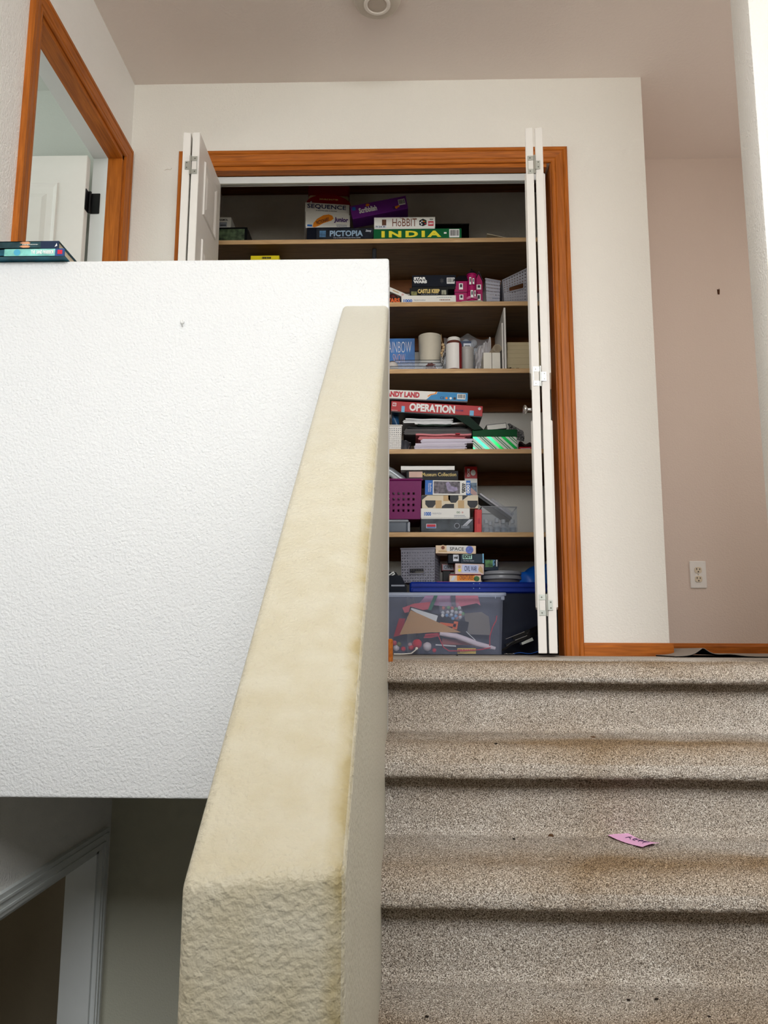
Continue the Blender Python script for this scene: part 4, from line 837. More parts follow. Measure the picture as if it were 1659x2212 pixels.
band(-pi*1.02, -.93, hh_*.05, hh_*.8, mat('label_white', (236, 232, 228), .5, var=.02), 'label'); band(-.93, .25, hh_*.05, hh_*.8, mat('label_maroon', (132, 28, 34), .45), 'label_edge')
o, w_, h_ = gbox('small_carton', 'small dark blue carton with white sticker behind the bottle', (990, 733, 1018, 750, 3.6), 3.6, .05, mat('carton_navy', (30, 50, 84), .4), z0=None, cat='carton'); carton = o; patch(o, w_*.4, w_*.98, h_*.1, h_*.7, P_['pale']); text(o, '~', w_*.5, w_*.9, h_*.25, h_*.5, P_['dark'], -.0006)
x0, x1, a, b = R(994, 748, 1025, 799, 3.555); r_ = (x1-x0)/2; hh_ = b-z3; carton.location.z = z3+hh_+.0042
o = thing('plastic_tub', 'tall frosted grey plastic tub right of the supplement bottle', 'tub', ((x0+x1)/2, 3.56+r_, z3))
FT = mat('frosted_tub', (178, 174, 170), .4, var=.04); obj('body', MB().lathe([(r_*.88, 0), (r_*.92, .003), (r_, hh_*.93)], 28), FT, o, smooth=True); obj('lid', MB().lathe([(r_*1.03, hh_*.92), (r_*1.03, hh_*.99), (r_*.98, hh_+.003), (r_*.1, hh_+.003)], 28), FT, o, smooth=True)
# bag of foam balls
o = thing('bag_of_balls', 'clear bag of white foam balls at the back of the third shelf', 'bag', (W(964, 760, 3.74).x, 3.815, z3)); foam = mat('foam_white', (232, 230, 228), .8)
wb = W(1052, 760, 3.74).x-W(962, 760, 3.74).x; rnd = random.Random(4); hb_ = W(1000, 720, 3.74).z-z3
for (u, v) in ((.1, .86), (.24, .80), (.37, .87), (.5, .92), (.62, .85), (.45, .74), (.58, .70), (.7, .95), (.74, .78), (.3, .66), (.12, .62), (.86, .8), (.2, .4), (.45, .45), (.7, .45), (.3, .2), (.6, .18), (.85, .4)):
    b_ = obj('foam_ball', MB().ball((0, 0, 0), .0175, 14, 9), foam, o, smooth=True); b_.location = (wb*u, rnd.uniform(-.012, .03), hb_*v)
obj('clear_film', MB().sheet(26, 18, lambda u, v: (wb*(1.14*u-.04), -.04+.01*sin(u*9)*sin(v*7)+.02*(2*v-1)**2, hb_*(.02+v*(1.06-.12*abs(sin(u*5+.6))))), .0005), clear('bag_film', (236, 236, 240), .14, .08), o, smooth=True)
# crumpled cloth
o = obj('white_cloth', MB().sheet(40, 40, lambda u, v: (W(1026, 770, 3.7).x+.082*u*(1-.12*v), 3.705+.02*sin(u*11+v*6)+.012*sin(v*13+u*5)+.008*sin(u*31-v*17)-.02*(1-v), z3+.004+(W(1040, 733, 3.7).z-z3)*v*(.72+.28*u)+.007*sin(u*17+v*9)+.004*sin(u*37+v*5)), .0015), mat('white_cotton', (232, 228, 228), .9, bump=.3, bscale=700), smooth=True); tag(o, 'crumpled white cloth tucked between the tub and white boxes', 'cloth')
# white boxes
for i, (l, r_) in enumerate(((1044.5, 1062), (1063, 1081))):
    x0, x1, a, b = R(l, 762, r_, 799, 3.512)
    o = thing('small_white_box', ('left', 'right')[i]+' one of two tall white cartons under the cardboard tube', 'box', (x0, 3.512, z3), group='white cartons'); w_ = x1-x0; h_ = b-z3
    wc_ = mat('white_carton', (230, 226, 214), .6, var=.02); obj('carton', MB().box(0, w_, 0, .12, 0, h_, b=.001), wc_, o); obj('flap', MB().box(.001, w_-.001, .001, .1, h_, h_+.001), wc_, o)
q = W(1074, 736, 3.52); zt_ = z3+h_+.002
o = thing('cardboard_tube', 'short beige cardboard tube lying end-on over the white cartons', 'tube', (q.x, 3.515, zt_+.0205), (R_(-90), 0, R_(8))); r_ = .0195
obj('tube_wall', MB().lathe([(r_, 0), (r_, .12), (r_*.82, .12), (r_*.82, 0), (r_, 0)][:4]+[(r_*.82, .0)], 28), mat('beige_card', (206, 190, 164), .8), o, smooth=True)
obj('rolled_edge', MB().rings([[(r_*a*cos(t_), r_*a*sin(t_), 0) for t_ in [2*pi*k/28 for k in range(28)]] for a in (1, .82)], cap0=False, cap1=False), mat('beige_card_edge', (226, 214, 192), .8), o)
# boards
for i, (l, r_, t_, lab) in enumerate(((1084.5, 1088, 697, 'shorter white foam board standing on edge beside the tube'), (1089.2, 1093.4, 664, 'tall white foam board standing on edge beside the cream boxes'))):
    x0, x1, a, b = R(l, t_, r_, 799, 3.51); o = obj('foam_board', MB().box(0, x1-x0, 0, .37, 0, b-z3, b=.0008), mat('foam_board', (226, 222, 216), .6, var=.02)); o.location = (x0, 3.512, z3); tag(o, lab, 'board', 'foam boards')
zz = z3
for i, (t_, b_, lab) in enumerate(((773, 799, 'lowest cream box of the three stacked behind the folding door'), (756, 773, 'middle cream box of the three stacked behind the folding door'), (739, 756, 'topmost cream box of the three stacked behind the folding door'))):
    x0, x1, a, b = R(1095.5, t_, 1168, b_, 3.57); zn = W(1120, t_, 3.57).z
    o = thing('cream_box', lab, 'box', (x0, 3.57, zz), group='cream boxes'); wl = mat('cream_carton', (206, 192, 156), .6, var=.03); obj('carton', MB().box(.001, x1-x0-.001, .001, .259, 0, (zn-zz)*.9, b=.001), wl, o); obj('lid', MB().box(0, x1-x0, 0, .26, (zn-zz)*.55, zn-zz, b=.0015), wl, o); zz = zn+.0004
o = obj('wooden_ruler', MB().box(0, .13, 0, .03, 0, .004, b=.0005), mat('ruler_wood', (176, 140, 96), .5, var=.1)); o.location = (W(1097, 724, 3.63).x, 3.63, zz+.001); o.rotation_euler = (0, R_(-9), R_(14)); tag(o, 'wooden ruler lying on the cream boxes', 'ruler')
o = obj('black_cable', MB().tube([(.004+.026*k/14+.006*sin(k*2.1), .008*cos(k*1.7), .006+.005*sin(k*1.3)) for k in range(15)], .0028, 7), BLACK, smooth=True); o.location = (W(1096, 797, 3.52).x, 3.53, z3); tag(o, 'tangled black cable at the edge of the third shelf', 'cable')
o = obj('foil_wrapper', MB().sheet(12, 6, lambda u, v: (.032*u, .02*v+.003*sin(u*9), .003+.004*abs(sin(u*13+v*4))), .0005), mat('silver_foil', (222, 220, 214), .2, .8)); o.location = (W(1110, 797, 3.515).x, 3.515, z3); tag(o, 'scrap of silver foil beside the black cable', 'foil')

# ---- fourth shelf: paper stack, games, green box
z4 = ST[3]; G4 = 'papers stacked on the fourth shelf'
PW = mat('paper_white', (228, 228, 228), .85, var=.05, vscale=500, stretch=(.02, .02, 5)); PG = mat('paper_grey', (96, 94, 94), .8, var=.1); PP = mat('paper_pink', (222, 136, 142), .8, var=.08); FG = mat('folder_green', (8, 36, 22), .5, var=.1, spec=.15); FB = mat('folder_black', (12, 13, 16), .5, spec=.15); FM = mat('folder_maroon', (70, 50, 54), .5); PLIL = mat('paper_lilac', (216, 208, 222), .85, var=.06, vscale=500, stretch=(.02, .02, 5))
stack = [  # left px, right px, top px, bottom px, depth Y, material, label, lift at left, lift at right
 (897, 1006, 957, 973, 3.515, PLIL, 'white ream at the very bottom of the paper stack', .004, 0),
 (911, 1021, 947, 957, 3.512, PLIL, 'white ream lying second from the bottom of the paper stack', 0, .004),
 (904, 1006, 942, 947, 3.53, PP, 'pink papers directly on the white reams', 0, .002),
 (898, 1018, 936, 942, 3.52, PP, 'sheaf of pink papers with a red tag in the paper stack', 0, .003),
 (874, 1021, 926, 936, 3.54, PG, 'grey folder with curled edge above the pink papers', .006, 0),
 (880, 1010, 920.5, 926, 3.535, FB, 'black binder in the middle of the paper stack', 0, 0),
 (902, 975, 915, 920.5, 3.53, FG, 'dark green folder corner sticking from the paper stack', 0, .004),
 (896, 1006, 912.5, 915, 3.545, PW, 'thin white sheaf above the dark green folder', 0, 0),
 (872, 977, 907, 912.5, 3.55, PW, 'white booklet bowed over the upper paper stack', 0, .012),
 (876, 979, 903, 907, 3.55, PW, 'grey-white magazine near the top of the paper stack', .0, .012)]
zz = z4
for l, r_, t_, b_, Y, m_, lab, dl_, dr_ in stack:
    x0, x1, a, b = R(l, t_, r_, b_, Y); zn = max(zz+.0015, W((l+r_)/2, t_, Y).z); th_ = zn-zz-.0003; ww = x1-x0
    if th_ > .012:
        rr_ = random.Random(int(l)); mb_ = MB(); nl = max(4, int(th_/.004)); s_ = th_/nl
        for q_ in range(nl): dx_, dx2, dy_ = rr_.uniform(-.006, .004), rr_.uniform(-.005, .006), rr_.uniform(0, .006); mb_.box(dx_, ww+dx2, dy_, .213+dy_*.3, q_*s_, (q_+.93)*s_)
        o = obj('paper_ream', mb_, m_)
    else:
        o = obj('paper_sheaf' if m_ not in (FG, FB, PG) else 'folder', MB().sheet(14, 4, lambda u, v: (ww*u, .215*v+.006*sin(u*3), th_*(.999-.25*sin(u*6+l)**2*(1-v))), th_*.72), m_)
    o.location = (x0, Y, zz); o.rotation_euler.z = R_(random.Random(l).uniform(-2.5, 2.5)); tag(o, lab, 'papers' if m_ not in (FG, FB, PG) else 'folder', G4); zz = zn
# a black binder slumped over the right of the stack, a dark folder at the left
q0, q1, q2, q3 = W(977, 897, 3.506), W(1012, 897, 3.506), W(1044, 927, 3.506), W(1024, 929, 3.506)
o = obj('folder', MB().sheet(12, 6, lambda u, v: tuple(q0*(1-u)*(1-v)+q1*(1-u)*v+q3*u*(1-v)+q2*u*v+Vector((0, .004*v-.002*u, 0))), .004), FG, smooth=True); tag(o, 'dark green folder slumping down the right of the paper stack', 'folder', G4)
o = obj('folder', MB().box(0, .012, 0, .2, 0, .05, b=.001), FM); o.location = (W(876, 973, 3.56).x, 3.56, z4); o.rotation_euler = (0, R_(14), 0); tag(o, 'dark maroon folder standing left of the white reams', 'folder', G4)
o = obj('red_tag', MB().box(0, .02, -.006, .02, 0, .004, b=.001), P_['red']); q = W(984, 936, 3.512); o.location = (q.x, 3.512, q.z-.004); tag(o, 'red tag poking out of the pink papers', 'tag')
zt4 = zz
o, w_, h_ = gbox('game_box', 'red surgery game box with white title, on the paper stack', (844, 877, 1042, 900, 3.52), 3.52, .27, C_['red'], C_['black'], z0=W(844, 890, 3.52).z, z1=W(844, 866, 3.52).z, tilt=3.7, split=.1, group='games on the fourth shelf')
text(o, 'OPERATION', w_*.2, w_*.7, h_*.2, h_*.9, WHITEP, 0, .045); patch(o, w_*.015, w_*.055, h_*.55, h_*.85, WHITEP); text(o, 'MB', w_*.02, w_*.05, h_*.6, h_*.8, P_['red'], -.0006, .03); text(o, 'SKILL GAME', w_*.71, w_*.79, h_*.42, h_*.56, P_['purple'], 0, .02); disc(o, w_*.965, h_*.75, h_*.13, P_['pale'], name='age_mark')
patch(o, w_*.115, w_*.15, h_*.05, h_*.6, P_['sky'], name='printed_gown'); patch(o, w_*.86, w_*.905, h_*.1, h_*.55, P_['sky'], name='printed_gown'); text(o, '~', w_*.01, w_*.075, h_*.12, h_*.22, P_['pink'])
zo = W(844, 867, 3.52).z
o, w_, h_ = gbox('game_box', 'white and blue sweets game box with pink title, on the red game', (812, 850, 1010, 870, 3.53), 3.53, .25, C_['white'], C_['grey'], z0=W(812, 863, 3.53).z+.003, z1=W(812, 842, 3.53).z+.003, tilt=2.7, split=.12, group='games on the fourth shelf')
poly(o, [(w_*.55, h_*.14), (w_*.999, h_*.14), (w_*.999, h_*.98), (w_*.67, h_*.98), (w_*.66, h_*.75), (w_*.6, h_*.6), (w_*.58, h_*.4)], C_['blue'], name='blue_panel'); poly(o, [(w_*.57, h_*.42), (w_*.6, h_*.62), (w_*.655, h_*.76), (w_*.665, h_*.98), (w_*.65, h_*.98), (w_*.64, h_*.8), (w_*.59, h_*.7), (w_*.56, h_*.5)], P_['orange'], -.0004, name='printed_path')
text(o, 'CANDY LAND', w_*.07, w_*.475, h_*.28, h_*.86, P_['red'], 0, .055); barcode(o, w_*.885, w_*.975, h_*.3, h_*.85, -.0005); text(o, 'CE', w_*.70, w_*.745, h_*.25, h_*.5, NAVYP, -.0005, .01); disc(o, w_*.77, h_*.37, h_*.12, P_['orange'], -.0006); disc(o, w_*.815, h_*.37, h_*.12, WHITEP, -.0006); patch(o, w_*.845, w_*.872, h_*.25, h_*.48, P_['dark'], -.0005)
x0, x1, a, b = R(826, 919, 868, 973, 3.515)
basket('storage_basket', 'small white pierced basket at the left of the paper stack', (x0, 3.515, z4), x1-x0, .17, b-z4, mat('white_basket', (226, 222, 216), .4, var=.02), 9, 12, .42, group='plastic baskets', blank=lambda i, j: j == 11)
o = obj('zip_bag', MB().sheet(8, 12, lambda u, v: (.04*u*(1-.4*v), .006*sin(v*5+u*4), .12*v), .006), mat('blue_vinyl', (34, 74, 112), .3, var=.5, vscale=30), smooth=True); o.location = (W(847, 940, 3.58).x, 3.58, W(850, 925, 3.58).z-.035); tag(o, 'blue and green pouch standing in the white basket', 'pouch')
o = obj('grey_pouch', MB().sheet(10, 10, lambda u, v: (.045*u, .05*sin(v*2)*u+.01*sin(u*9), .05*(1-v)*(1-.3*u)), .004), mat('grey_cloth', (92, 92, 98), .9), smooth=True); o.location = (W(866, 972, 3.53).x, 3.535, z4+.004); tag(o, 'grey cloth pouch between the white basket and the paper stack', 'pouch')
# green gift box with stripes
x0, x1, a, b = R(1021, 943, 1117.5, 973, 3.515); w_ = x1-x0; hb_ = W(1070, 943.5, 3.515).z-z4; ht_ = W(1070, 927.5, 3.515).z-z4
o = thing('gift_box', 'green gift box with diagonal foil stripes and a plain lid', 'gift box', (x0, 3.515, z4))
bd = obj('box_body', MB().box(.0015, w_-.0015, .0015, .258, 0, ht_*.92, b=.0008), mat('dark_green_card', (18, 84, 44), .4), o); obj('lid', MB().box(0, w_, 0, .26, hb_, ht_, b=.0015), mat('lid_green', (4, 74, 36), .5, var=.04, spec=.12), o)
FOIL = mat('green_foil', (24, 190, 84), .16, .6); STW = mat('stripe_white', (226, 228, 222), .5); STG = mat('stripe_green', (20, 124, 66), .4)
from_w = w_-.003
def stripe(x, wd, m_):
    sh = hb_*1.05; P = [(x, hb_), (x+wd, hb_), (x+wd+sh, 0), (x+sh, 0)]
    def clip(P, s, lim):
        out = []
        for i in range(len(P)):
            a, b = P[i], P[(i+1) % len(P)]; ia, ib = (a[0]-lim)*s >= 0, (b[0]-lim)*s >= 0
            if ia: out.append(a)
            if ia != ib: f = (lim-a[0])/(b[0]-a[0]); out.append((lim, a[1]+(b[1]-a[1])*f))
        return out
    P = clip(clip(P, 1, .002), -1, w_-.002)
    if len(P) > 2: obj('stripe', MB().prism(P, .0008, .0018), m_, bd)
x = -hb_*1.1; k = 0
while x < w_:
    for wd, m_ in ((.019, FOIL), (.014, STW), (.005, STG), (.006, STW), (.006, STG), (.013, STW)): stripe(x, wd, m_); x += wd
q = W(1052, 924, 3.55)
o = thing('hardback_book', 'hardback with pale pages propped on the striped gift box', 'book', (q.x, 3.54, z4+ht_+.002), (0, R_(-7), R_(3))); 
w_ = W(1095, 920, 3.55).x-q.x; hk = .0235
obj('cover', MB().box(0, w_, 0, .15, 0, .002).box(0, w_, 0, .15, hk, hk+.002).box(w_-.002, w_, 0, .15, 0, hk), mat('grey_cover', (110, 110, 112), .5, var=.1), o); obj('pages', MB().box(.002, w_-.002, .002, .148, .002, hk), PAGESW, o)
dood = mat('doodle_print', (200, 200, 200), .5)
nt = dood.node_tree; vn = nt.nodes.new('ShaderNodeTexNoise'); vn.inputs['Scale'].default_value = 170; vn.inputs['Distortion'].default_value = 2; tcn = nt.nodes['Texture Coordinate']; nt.links.new(tcn.outputs['Object'], vn.inputs['Vector']); rpn = nt.nodes.new('ShaderNodeValToRGB'); rpn.color_ramp.interpolation = 'CONSTANT'; rpn.color_ramp.elements[0].color = (.01, .01, .01, 1); rpn.color_ramp.elements[1].position = .52; rpn.color_ramp.elements[1].color = (.6, .6, .6, 1); nt.links.new(vn.outputs['Fac'], rpn.inputs[0]); nt.links.new(rpn.outputs[0], nt.nodes['Principled BSDF'].inputs['Base Color'])
o = obj('doodle_bag', MB().sheet(12, 10, lambda u, v: (.075*u, .05*u+.012*sin(v*5+u*3), .03+.062*v*(1-.15*u)-.008*u), .012), dood, smooth=True); o.location = (W(1100, 940, 3.68).x, 3.68, W(1115, 944, 3.68).z-.03); tag(o, 'black and white doodle-patterned pouch behind the green gift box', 'pouch')
o = obj('brown_bag', MB().sheet(12, 10, lambda u, v: (.085*u, .08*v+.01*sin(u*9), .012+.05*(1-v*.6)*(1-.4*u)+.006*sin(u*14+v*8)), .01), mat('dark_brown_cloth', (54, 36, 34), .8), smooth=True); o.location = (W(1122, 960, 3.62).x, 3.62, z4+.0005); tag(o, 'dark brown cloth bag right of the green gift box', 'bag')
o = thing('red_packet', 'small red packet with a white edge at the right end of the fourth shelf', 'packet', (W(1121, 972, 3.515).x, 3.515, z4)); obj('packet', MB().box(0, .06, .004, .06, 0, .014, b=.003), mat('red_vinyl', (170, 14, 34), .3), o); obj('label', MB().box(.008, .05, .003, .0045, .001, .006), P_['pale'], o)

# ---- fifth shelf
z5 = ST[4]; G5 = 'puzzles and books on the lowest shelf'
PURP = mat('purple_plastic', (118, 14, 90), .45, var=.04, spec=.2)
x0, x1, a, b = R(800, 1036, 911, 1150, 3.515); zt_ = W(870, 1036, 3.52).z; zbm = W(870, 1121, 3.52).z
o = thing('grey_tub', 'pale grey plastic box under the purple basket', 'box', (W(812, 1140, 3.53).x, 3.53, z5)); ww = W(880, 1140, 3.53).x-W(812, 1140, 3.53).x; hg = zbm-z5-.001
obj('body', MB().box(0, ww, 0, .2, 0, hg*.86, b=.006), mat('blue_grey_plastic', (84, 92, 104), .3), o); obj('lid', MB().box(-.004, ww+.006, -.004, .206, hg*.8, hg, b=.005), mat('pale_lid', (168, 172, 180), .35), o); obj('latch', MB().box(ww+.0, ww+.012, .01, .06, hg*.1, hg*.85, b=.003), mat('pale_lid', (168, 172, 180), .35), o)
basket('purple_basket', 'purple plastic basket with square holes on the lowest shelf', (x0, 3.52, zbm), x1-x0, .26, zt_-zbm, PURP, 10, 7, .42, taper=.95, shape=4, rim=.009, blank=lambda i, j: j in (0, 5, 6) or i == 9, group='plastic baskets')
o = thing('wrapping_roll', 'silver grey roll of wrapping paper sticking out over the purple basket', 'roll', (0, 0, 0)); obj('roll', MB().tube([W(800, 1003, 3.58), W(845, 1020, 3.57), W(872, 1040, 3.58)], .02, 20), mat('silver_wrap', (142, 146, 150), .3, .3, var=.1), o, smooth=True); obj('inner_sheet', MB().tube([W(800, 1006, 3.545), W(845, 1026, 3.545), W(862, 1040, 3.545)], .01, 16), mat('pale_wrap', (176, 180, 182), .4), o, smooth=True)
def stackbox(name, lab, rect, Y, dep, lid, zz, base=None, split=0, cat='puzzle box', tilt=0, yaw=0, group=G5):
    o, w_, h_ = gbox(name, lab, rect, Y, dep, lid, base, z0=zz, split=split, cat=cat, tilt=tilt, yaw=yaw, group=group); return o, w_, h_, zz+h_+.0004
o, w_, h_, zz = stackbox('puzzle_box', 'grey cloudy puzzle box at the bottom of the pile', (909.5, 1121, 1022, 1150, 3.512), 3.512, .26, mat('cloud_print', (66, 72, 78), .4, var=.45, vscale=22, spec=.15), z5, C_['slate'], .1)
patch(o, w_*.1, w_*.29, h_*.32, h_*.64, P_['pale'], name='sticker'); patch(o, w_*.11, w_*.28, h_*.42, h_*.6, P_['red'], -.0006, name='sticker_stripe'); patch(o, w_*.11, w_*.28, h_*.35, h_*.41, P_['blue'], -.0006, name='sticker_stripe'); disc(o, w_*.69, h_*.5, h_*.2, P_['grey'], name='round_seal'); disc(o, w_*.69, h_*.5, h_*.16, C_['slate'], -.0005, name='seal_centre')
for k in range(3): poly(o, [(w_*(.8+k*.03), h_*.5), (w_*(.815+k*.03), h_*.5), (w_*(.95+k*.022), h_*.97), (w_*(.93+k*.022), h_*.97)], P_['pale'], name='printed_stripe')
text(o, '~~', w_*.77, w_*.93, h_*.3, h_*.52, P_['grey'], 0, .02)
o, w_, h_, zz = stackbox('puzzle_box', 'white puzzle box with a blue piece count in the pile', (909, 1098, 1015, 1121, 3.515), 3.515, .26, C_['white'], zz, C_['white'], .1)
text(o, '1000', w_*.07, w_*.21, h_*.3, h_*.66, P_['blue'], 0, .04); text(o, 'PIECES PUZZLE', w_*.24, w_*.42, h_*.44, h_*.58, P_['grey'], 0, -.01); text(o, 'OO', w_*.73, w_*.8, h_*.52, h_*.7, P_['green']); disc(o, w_*.85, h_*.61, h_*.09, P_['pink']); text(o, '~', w_*.68, w_*.9, h_*.28, h_*.38, P_['grey']); text(o, '~', w_*.68, w_*.92, h_*.16, h_*.24, P_['grey'])
GEO = mat('geometric_beige', (226, 212, 186), .5, var=.02)
o, w_, h_, zz = stackbox('puzzle_box', 'beige puzzle box with black geometric shapes', (911.5, 1069.5, 1033, 1098, 3.52), 3.52, .26, GEO, zz)
geo_top = zz; 
def quarter(cx, cz, r, a0): return [(cx, cz)]+[(cx+r*cos(a0+pi/2*k/8), cz+r*sin(a0+pi/2*k/8)) for k in range(9)]
for cx, cz, kind in ((.15, .6, 'u'), (.47, .35, 'd'), (.56, .97, 'u'), (.9, .58, 'u'), (.76, .8, 't'), (.03, .9, 't')):
    r_ = h_*.42
    if kind == 'u': pts = [(cx*w_-r_*.9, min(cz*h_+.0, h_*.99)), (cx*w_+r_*.9, min(cz*h_, h_*.99)), (cx*w_+r_*.9, cz*h_-r_*.7), (cx*w_+r_*.4, max(.001, cz*h_-r_*1.3)), (cx*w_-r_*.4, max(.001, cz*h_-r_*1.3)), (cx*w_-r_*.9, cz*h_-r_*.7)]
    elif kind == 'd': pts = [(cx*w_-r_*1.2, .001), (cx*w_+r_*1.0, .001), (cx*w_+r_*1.0, r_*.8), (cx*w_-r_*.5, r_*.8), (cx*w_-r_*1.1, r_*.4)]
    else: pts = [(cx*w_-r_*.4, h_*.98), (cx*w_+r_*.7, h_*.98), (cx*w_-r_*.4, h_*.6)]
    poly(o, pts, P_['dark'])
for cx in (.3, .7): patch(o, w_*(cx-.06), w_*(cx+.05), .001, h_*.6, P_['tan'])
patch(o, w_*.38, w_*.5, h_*.55, h_*.98, P_['tan'])
o, w_, h_, zz = stackbox('puzzle_box', 'white puzzle box with blue ends and a dark scene, in the pile', (918, 1037, 1016, 1068.5, 3.515), 3.515, .2, C_['white'], zz, tilt=.8)
patch(o, 0, w_*.17, .001, h_*.999, P_['blue'], name='end_panel'); patch(o, w_*.905, w_, .001, h_*.999, P_['blue'], name='end_panel'); patch(o, w_*.19, w_*.77, h_*.1, h_*.93, mat('scene_print', (92, 84, 92), .45, var=.8, vscale=60), name='picture'); poly(o, [(w_*.5, h_*.3), (w_*.62, h_*.2), (w_*.72, h_*.35), (w_*.7, h_*.55), (w_*.58, h_*.6), (w_*.52, h_*.9), (w_*.45, h_*.8)], mat('lilac_print', (150, 140, 170), .5, var=.3, vscale=60), -.0004)
text(o, 'STAR\nWARS', w_*.81, w_*.89, h_*.15, h_*.85, BLACKM, 0, .06, rot=-1); text(o, '1000', w_*.915, w_*.985, h_*.12, h_*.85, WHITEP, -.0005, .04, rot=-1); text(o, 'Buffalo\nGames', w_*.07, w_*.14, h_*.2, h_*.8, WHITEP, -.0005, .0, rot=-1)
zz5 = zz+.003
o, w_, h_, zz = stackbox('museum_box', 'black glossy box with gold serif title', (878, 1017, 990, 1037, 3.535), 3.535, .2, mat('gloss_black', (22, 22, 26), .45, spec=.15, var=.3), zz5)
text(o, 'Museum Collection', w_*.3, w_*.96, h_*.42, h_*.8, P_['gold'], 0, .01); patch(o, w_*.05, w_*.31, h_*.3, h_*.92, mat('peach_highlight', (206, 168, 150), .4, var=.2), name='picture')  # peach patch is a highlight of the shiny wrap painted on
bx = R(866, 1005, 982, 1015, 3.53); o, w2, h = book('white paperback lying on top of the black museum box', bx[0], bx[1], 3.53, .2, zz, zz+.022, C_['white'], PAGESW, group=G5)
q = R(1004, 1008, 1031, 1070, 3.6); 
o, w_, h_, zz = stackbox('puzzle_box', 'tall red and white box standing behind the puzzle pile', (1004, 1008, 1031, 1070, 3.722), 3.722, .05, C_['white'], geo_top)
patch(o, 0, w_, h_*.67, h_, C_['red'], name='red_panel'); text(o, 'BDG', w_*.2, w_*.42, h_*.72, h_*.94, WHITEP, -.0005, .03, rot=-1); disc(o, w_*.68, h_*.83, w_*.2, WHITEP, -.0006, name='round_emblem', sz=1.2); patch(o, w_*.05, w_*.95, h_*.2, h_*.55, mat('coast_print', (120, 140, 160), .5, var=.6, vscale=60), name='picture'); poly(o, [(w_*.3, h_*.3), (w_*.9, h_*.15), (w_*.95, h_*.28), (w_*.5, h_*.42)], P_['pink'], -.0005); text(o, '~', w_*.5, w_*.9, h_*.05, h_*.12, P_['brown'])
x0, x1, a, b = R(1022.5, 1100, 1040, 1150, 3.513)
o = thing('card_game_box', 'narrow red card game box standing beside the puzzle pile', 'card game', (x0, 3.513, z5), (0, R_(1.5), R_(0)), G5); w_, h_ = x1-x0, b-z5
obj('carton', MB().box(.004, w_, 0, .09, 0, h_, b=.0008), C_['red'], o); patch(o, w_*.4, w_*.95, h_*.03, h_*.97, mat('bright_red_print', (206, 22, 24), .4), name='panel'); text(o, '~', w_*.5, w_*.78, h_*.3, h_*.7, P_['red'], -.0005, .03, rot=-1)
for k in range(8): patch(o, w_*.5, w_*.85, h_*(.1+.1*k), h_*(.105+.1*k), P_['red'], -.0004, 'printed_line')
# clear bin with bottles
x0, x1, a, b = R(1041, 1094, 1117, 1150, 3.53); w_ = x1-x0; h_ = b-z5
o = thing('clear_bin', 'clear plastic bin holding small bottles on the lowest shelf', 'bin', (x0, 3.53, z5)); CB_ = clear('clear_bin_plastic', (210, 212, 216), .12)
obj('bin_wall', MB().box(0, w_, 0, .0018, 0, h_).box(0, w_, .2, .2018, 0, h_).box(0, .0018, 0, .2, 0, h_).box(w_-.0018, w_, 0, .2, 0, h_).box(0, w_, 0, .2, 0, .0018), CB_, o); obj('rim', MB().tube([(0, 0, h_), (w_, 0, h_*.97), (w_, .2, h_*.97), (0, .2, h_), (0, 0, h_)], .0022, 6), mat('clear_rim', (150, 152, 156), .2), o)
gl = clear('bottle_glass', (200, 206, 208), .3, .05)
for i, (px_, y_, hh_) in enumerate(((1047, .03, .062), (1056, .06, .058), (1070, .03, .068), (1084, .04, .064), (1104, .03, .062), (1092, .09, .06))):
    q = W(px_, 1135, 3.53+y_+.01)
    bt = thing('small_bottle', ('leftmost small clear bottle in the plastic bin', 'second small clear bottle from the left in the plastic bin', 'tallest small clear bottle in the plastic bin', 'small clear bottle right of the tallest one in the plastic bin', 'rightmost small clear bottle in the plastic bin', 'small clear bottle in the back row of the plastic bin')[i], 'bottle', (q.x+.006, 3.535+y_, z5+.0022), group='small bottles in the bin')
    obj('glass', MB().lathe([(.0125, 0), (.0135, .003), (.0135, hh_*.55), (.007, hh_*.68), (.006, hh_*.74)], 18), gl, bt, smooth=True); obj('cap', MB().lathe([(.0095, hh_*.72), (.0095, hh_*.98), (.008, hh_), (.001, hh_)], 18), mat('bottle_cap', (196, 198, 198), .35), bt, smooth=True); obj('label', MB().rings([[(.0138*cos(a_), .0138*sin(a_), z_) for a_ in [pi+pi*k/12 for k in range(13)]] for z_ in (hh_*.12, hh_*.42)], closed=False, cap0=False, cap1=False), mat('bottle_label', (150, 158, 166), .5, var=.3), bt)
q0, q1 = W(1034, 1066, 3.56), W(1107, 1118, 3.56); L = math.hypot(q1.x-q0.x, q1.z-q0.z); an = math.atan2(q0.z-q1.z, q1.x-q0.x)
o = thing('lidded_tray', 'black and white plastic case leaning down into the clear bin', 'case', (q0.x, 3.56, q0.z), (0, an, 0))
obj('case_bottom', MB().box(0, L, 0, .13, -.016, -.001, b=.003), mat('case_black', (24, 24, 28), .35), o); obj('case_top', MB().box(.004, L*.98, .002, .128, -.001, .008, b=.003), mat('case_white', (196, 194, 202), .3), o); obj('clear_cover', MB().box(L*.32, L*.98, .004, .126, .008, .022, b=.004), clear('case_clear', (220, 220, 226), .3), o)

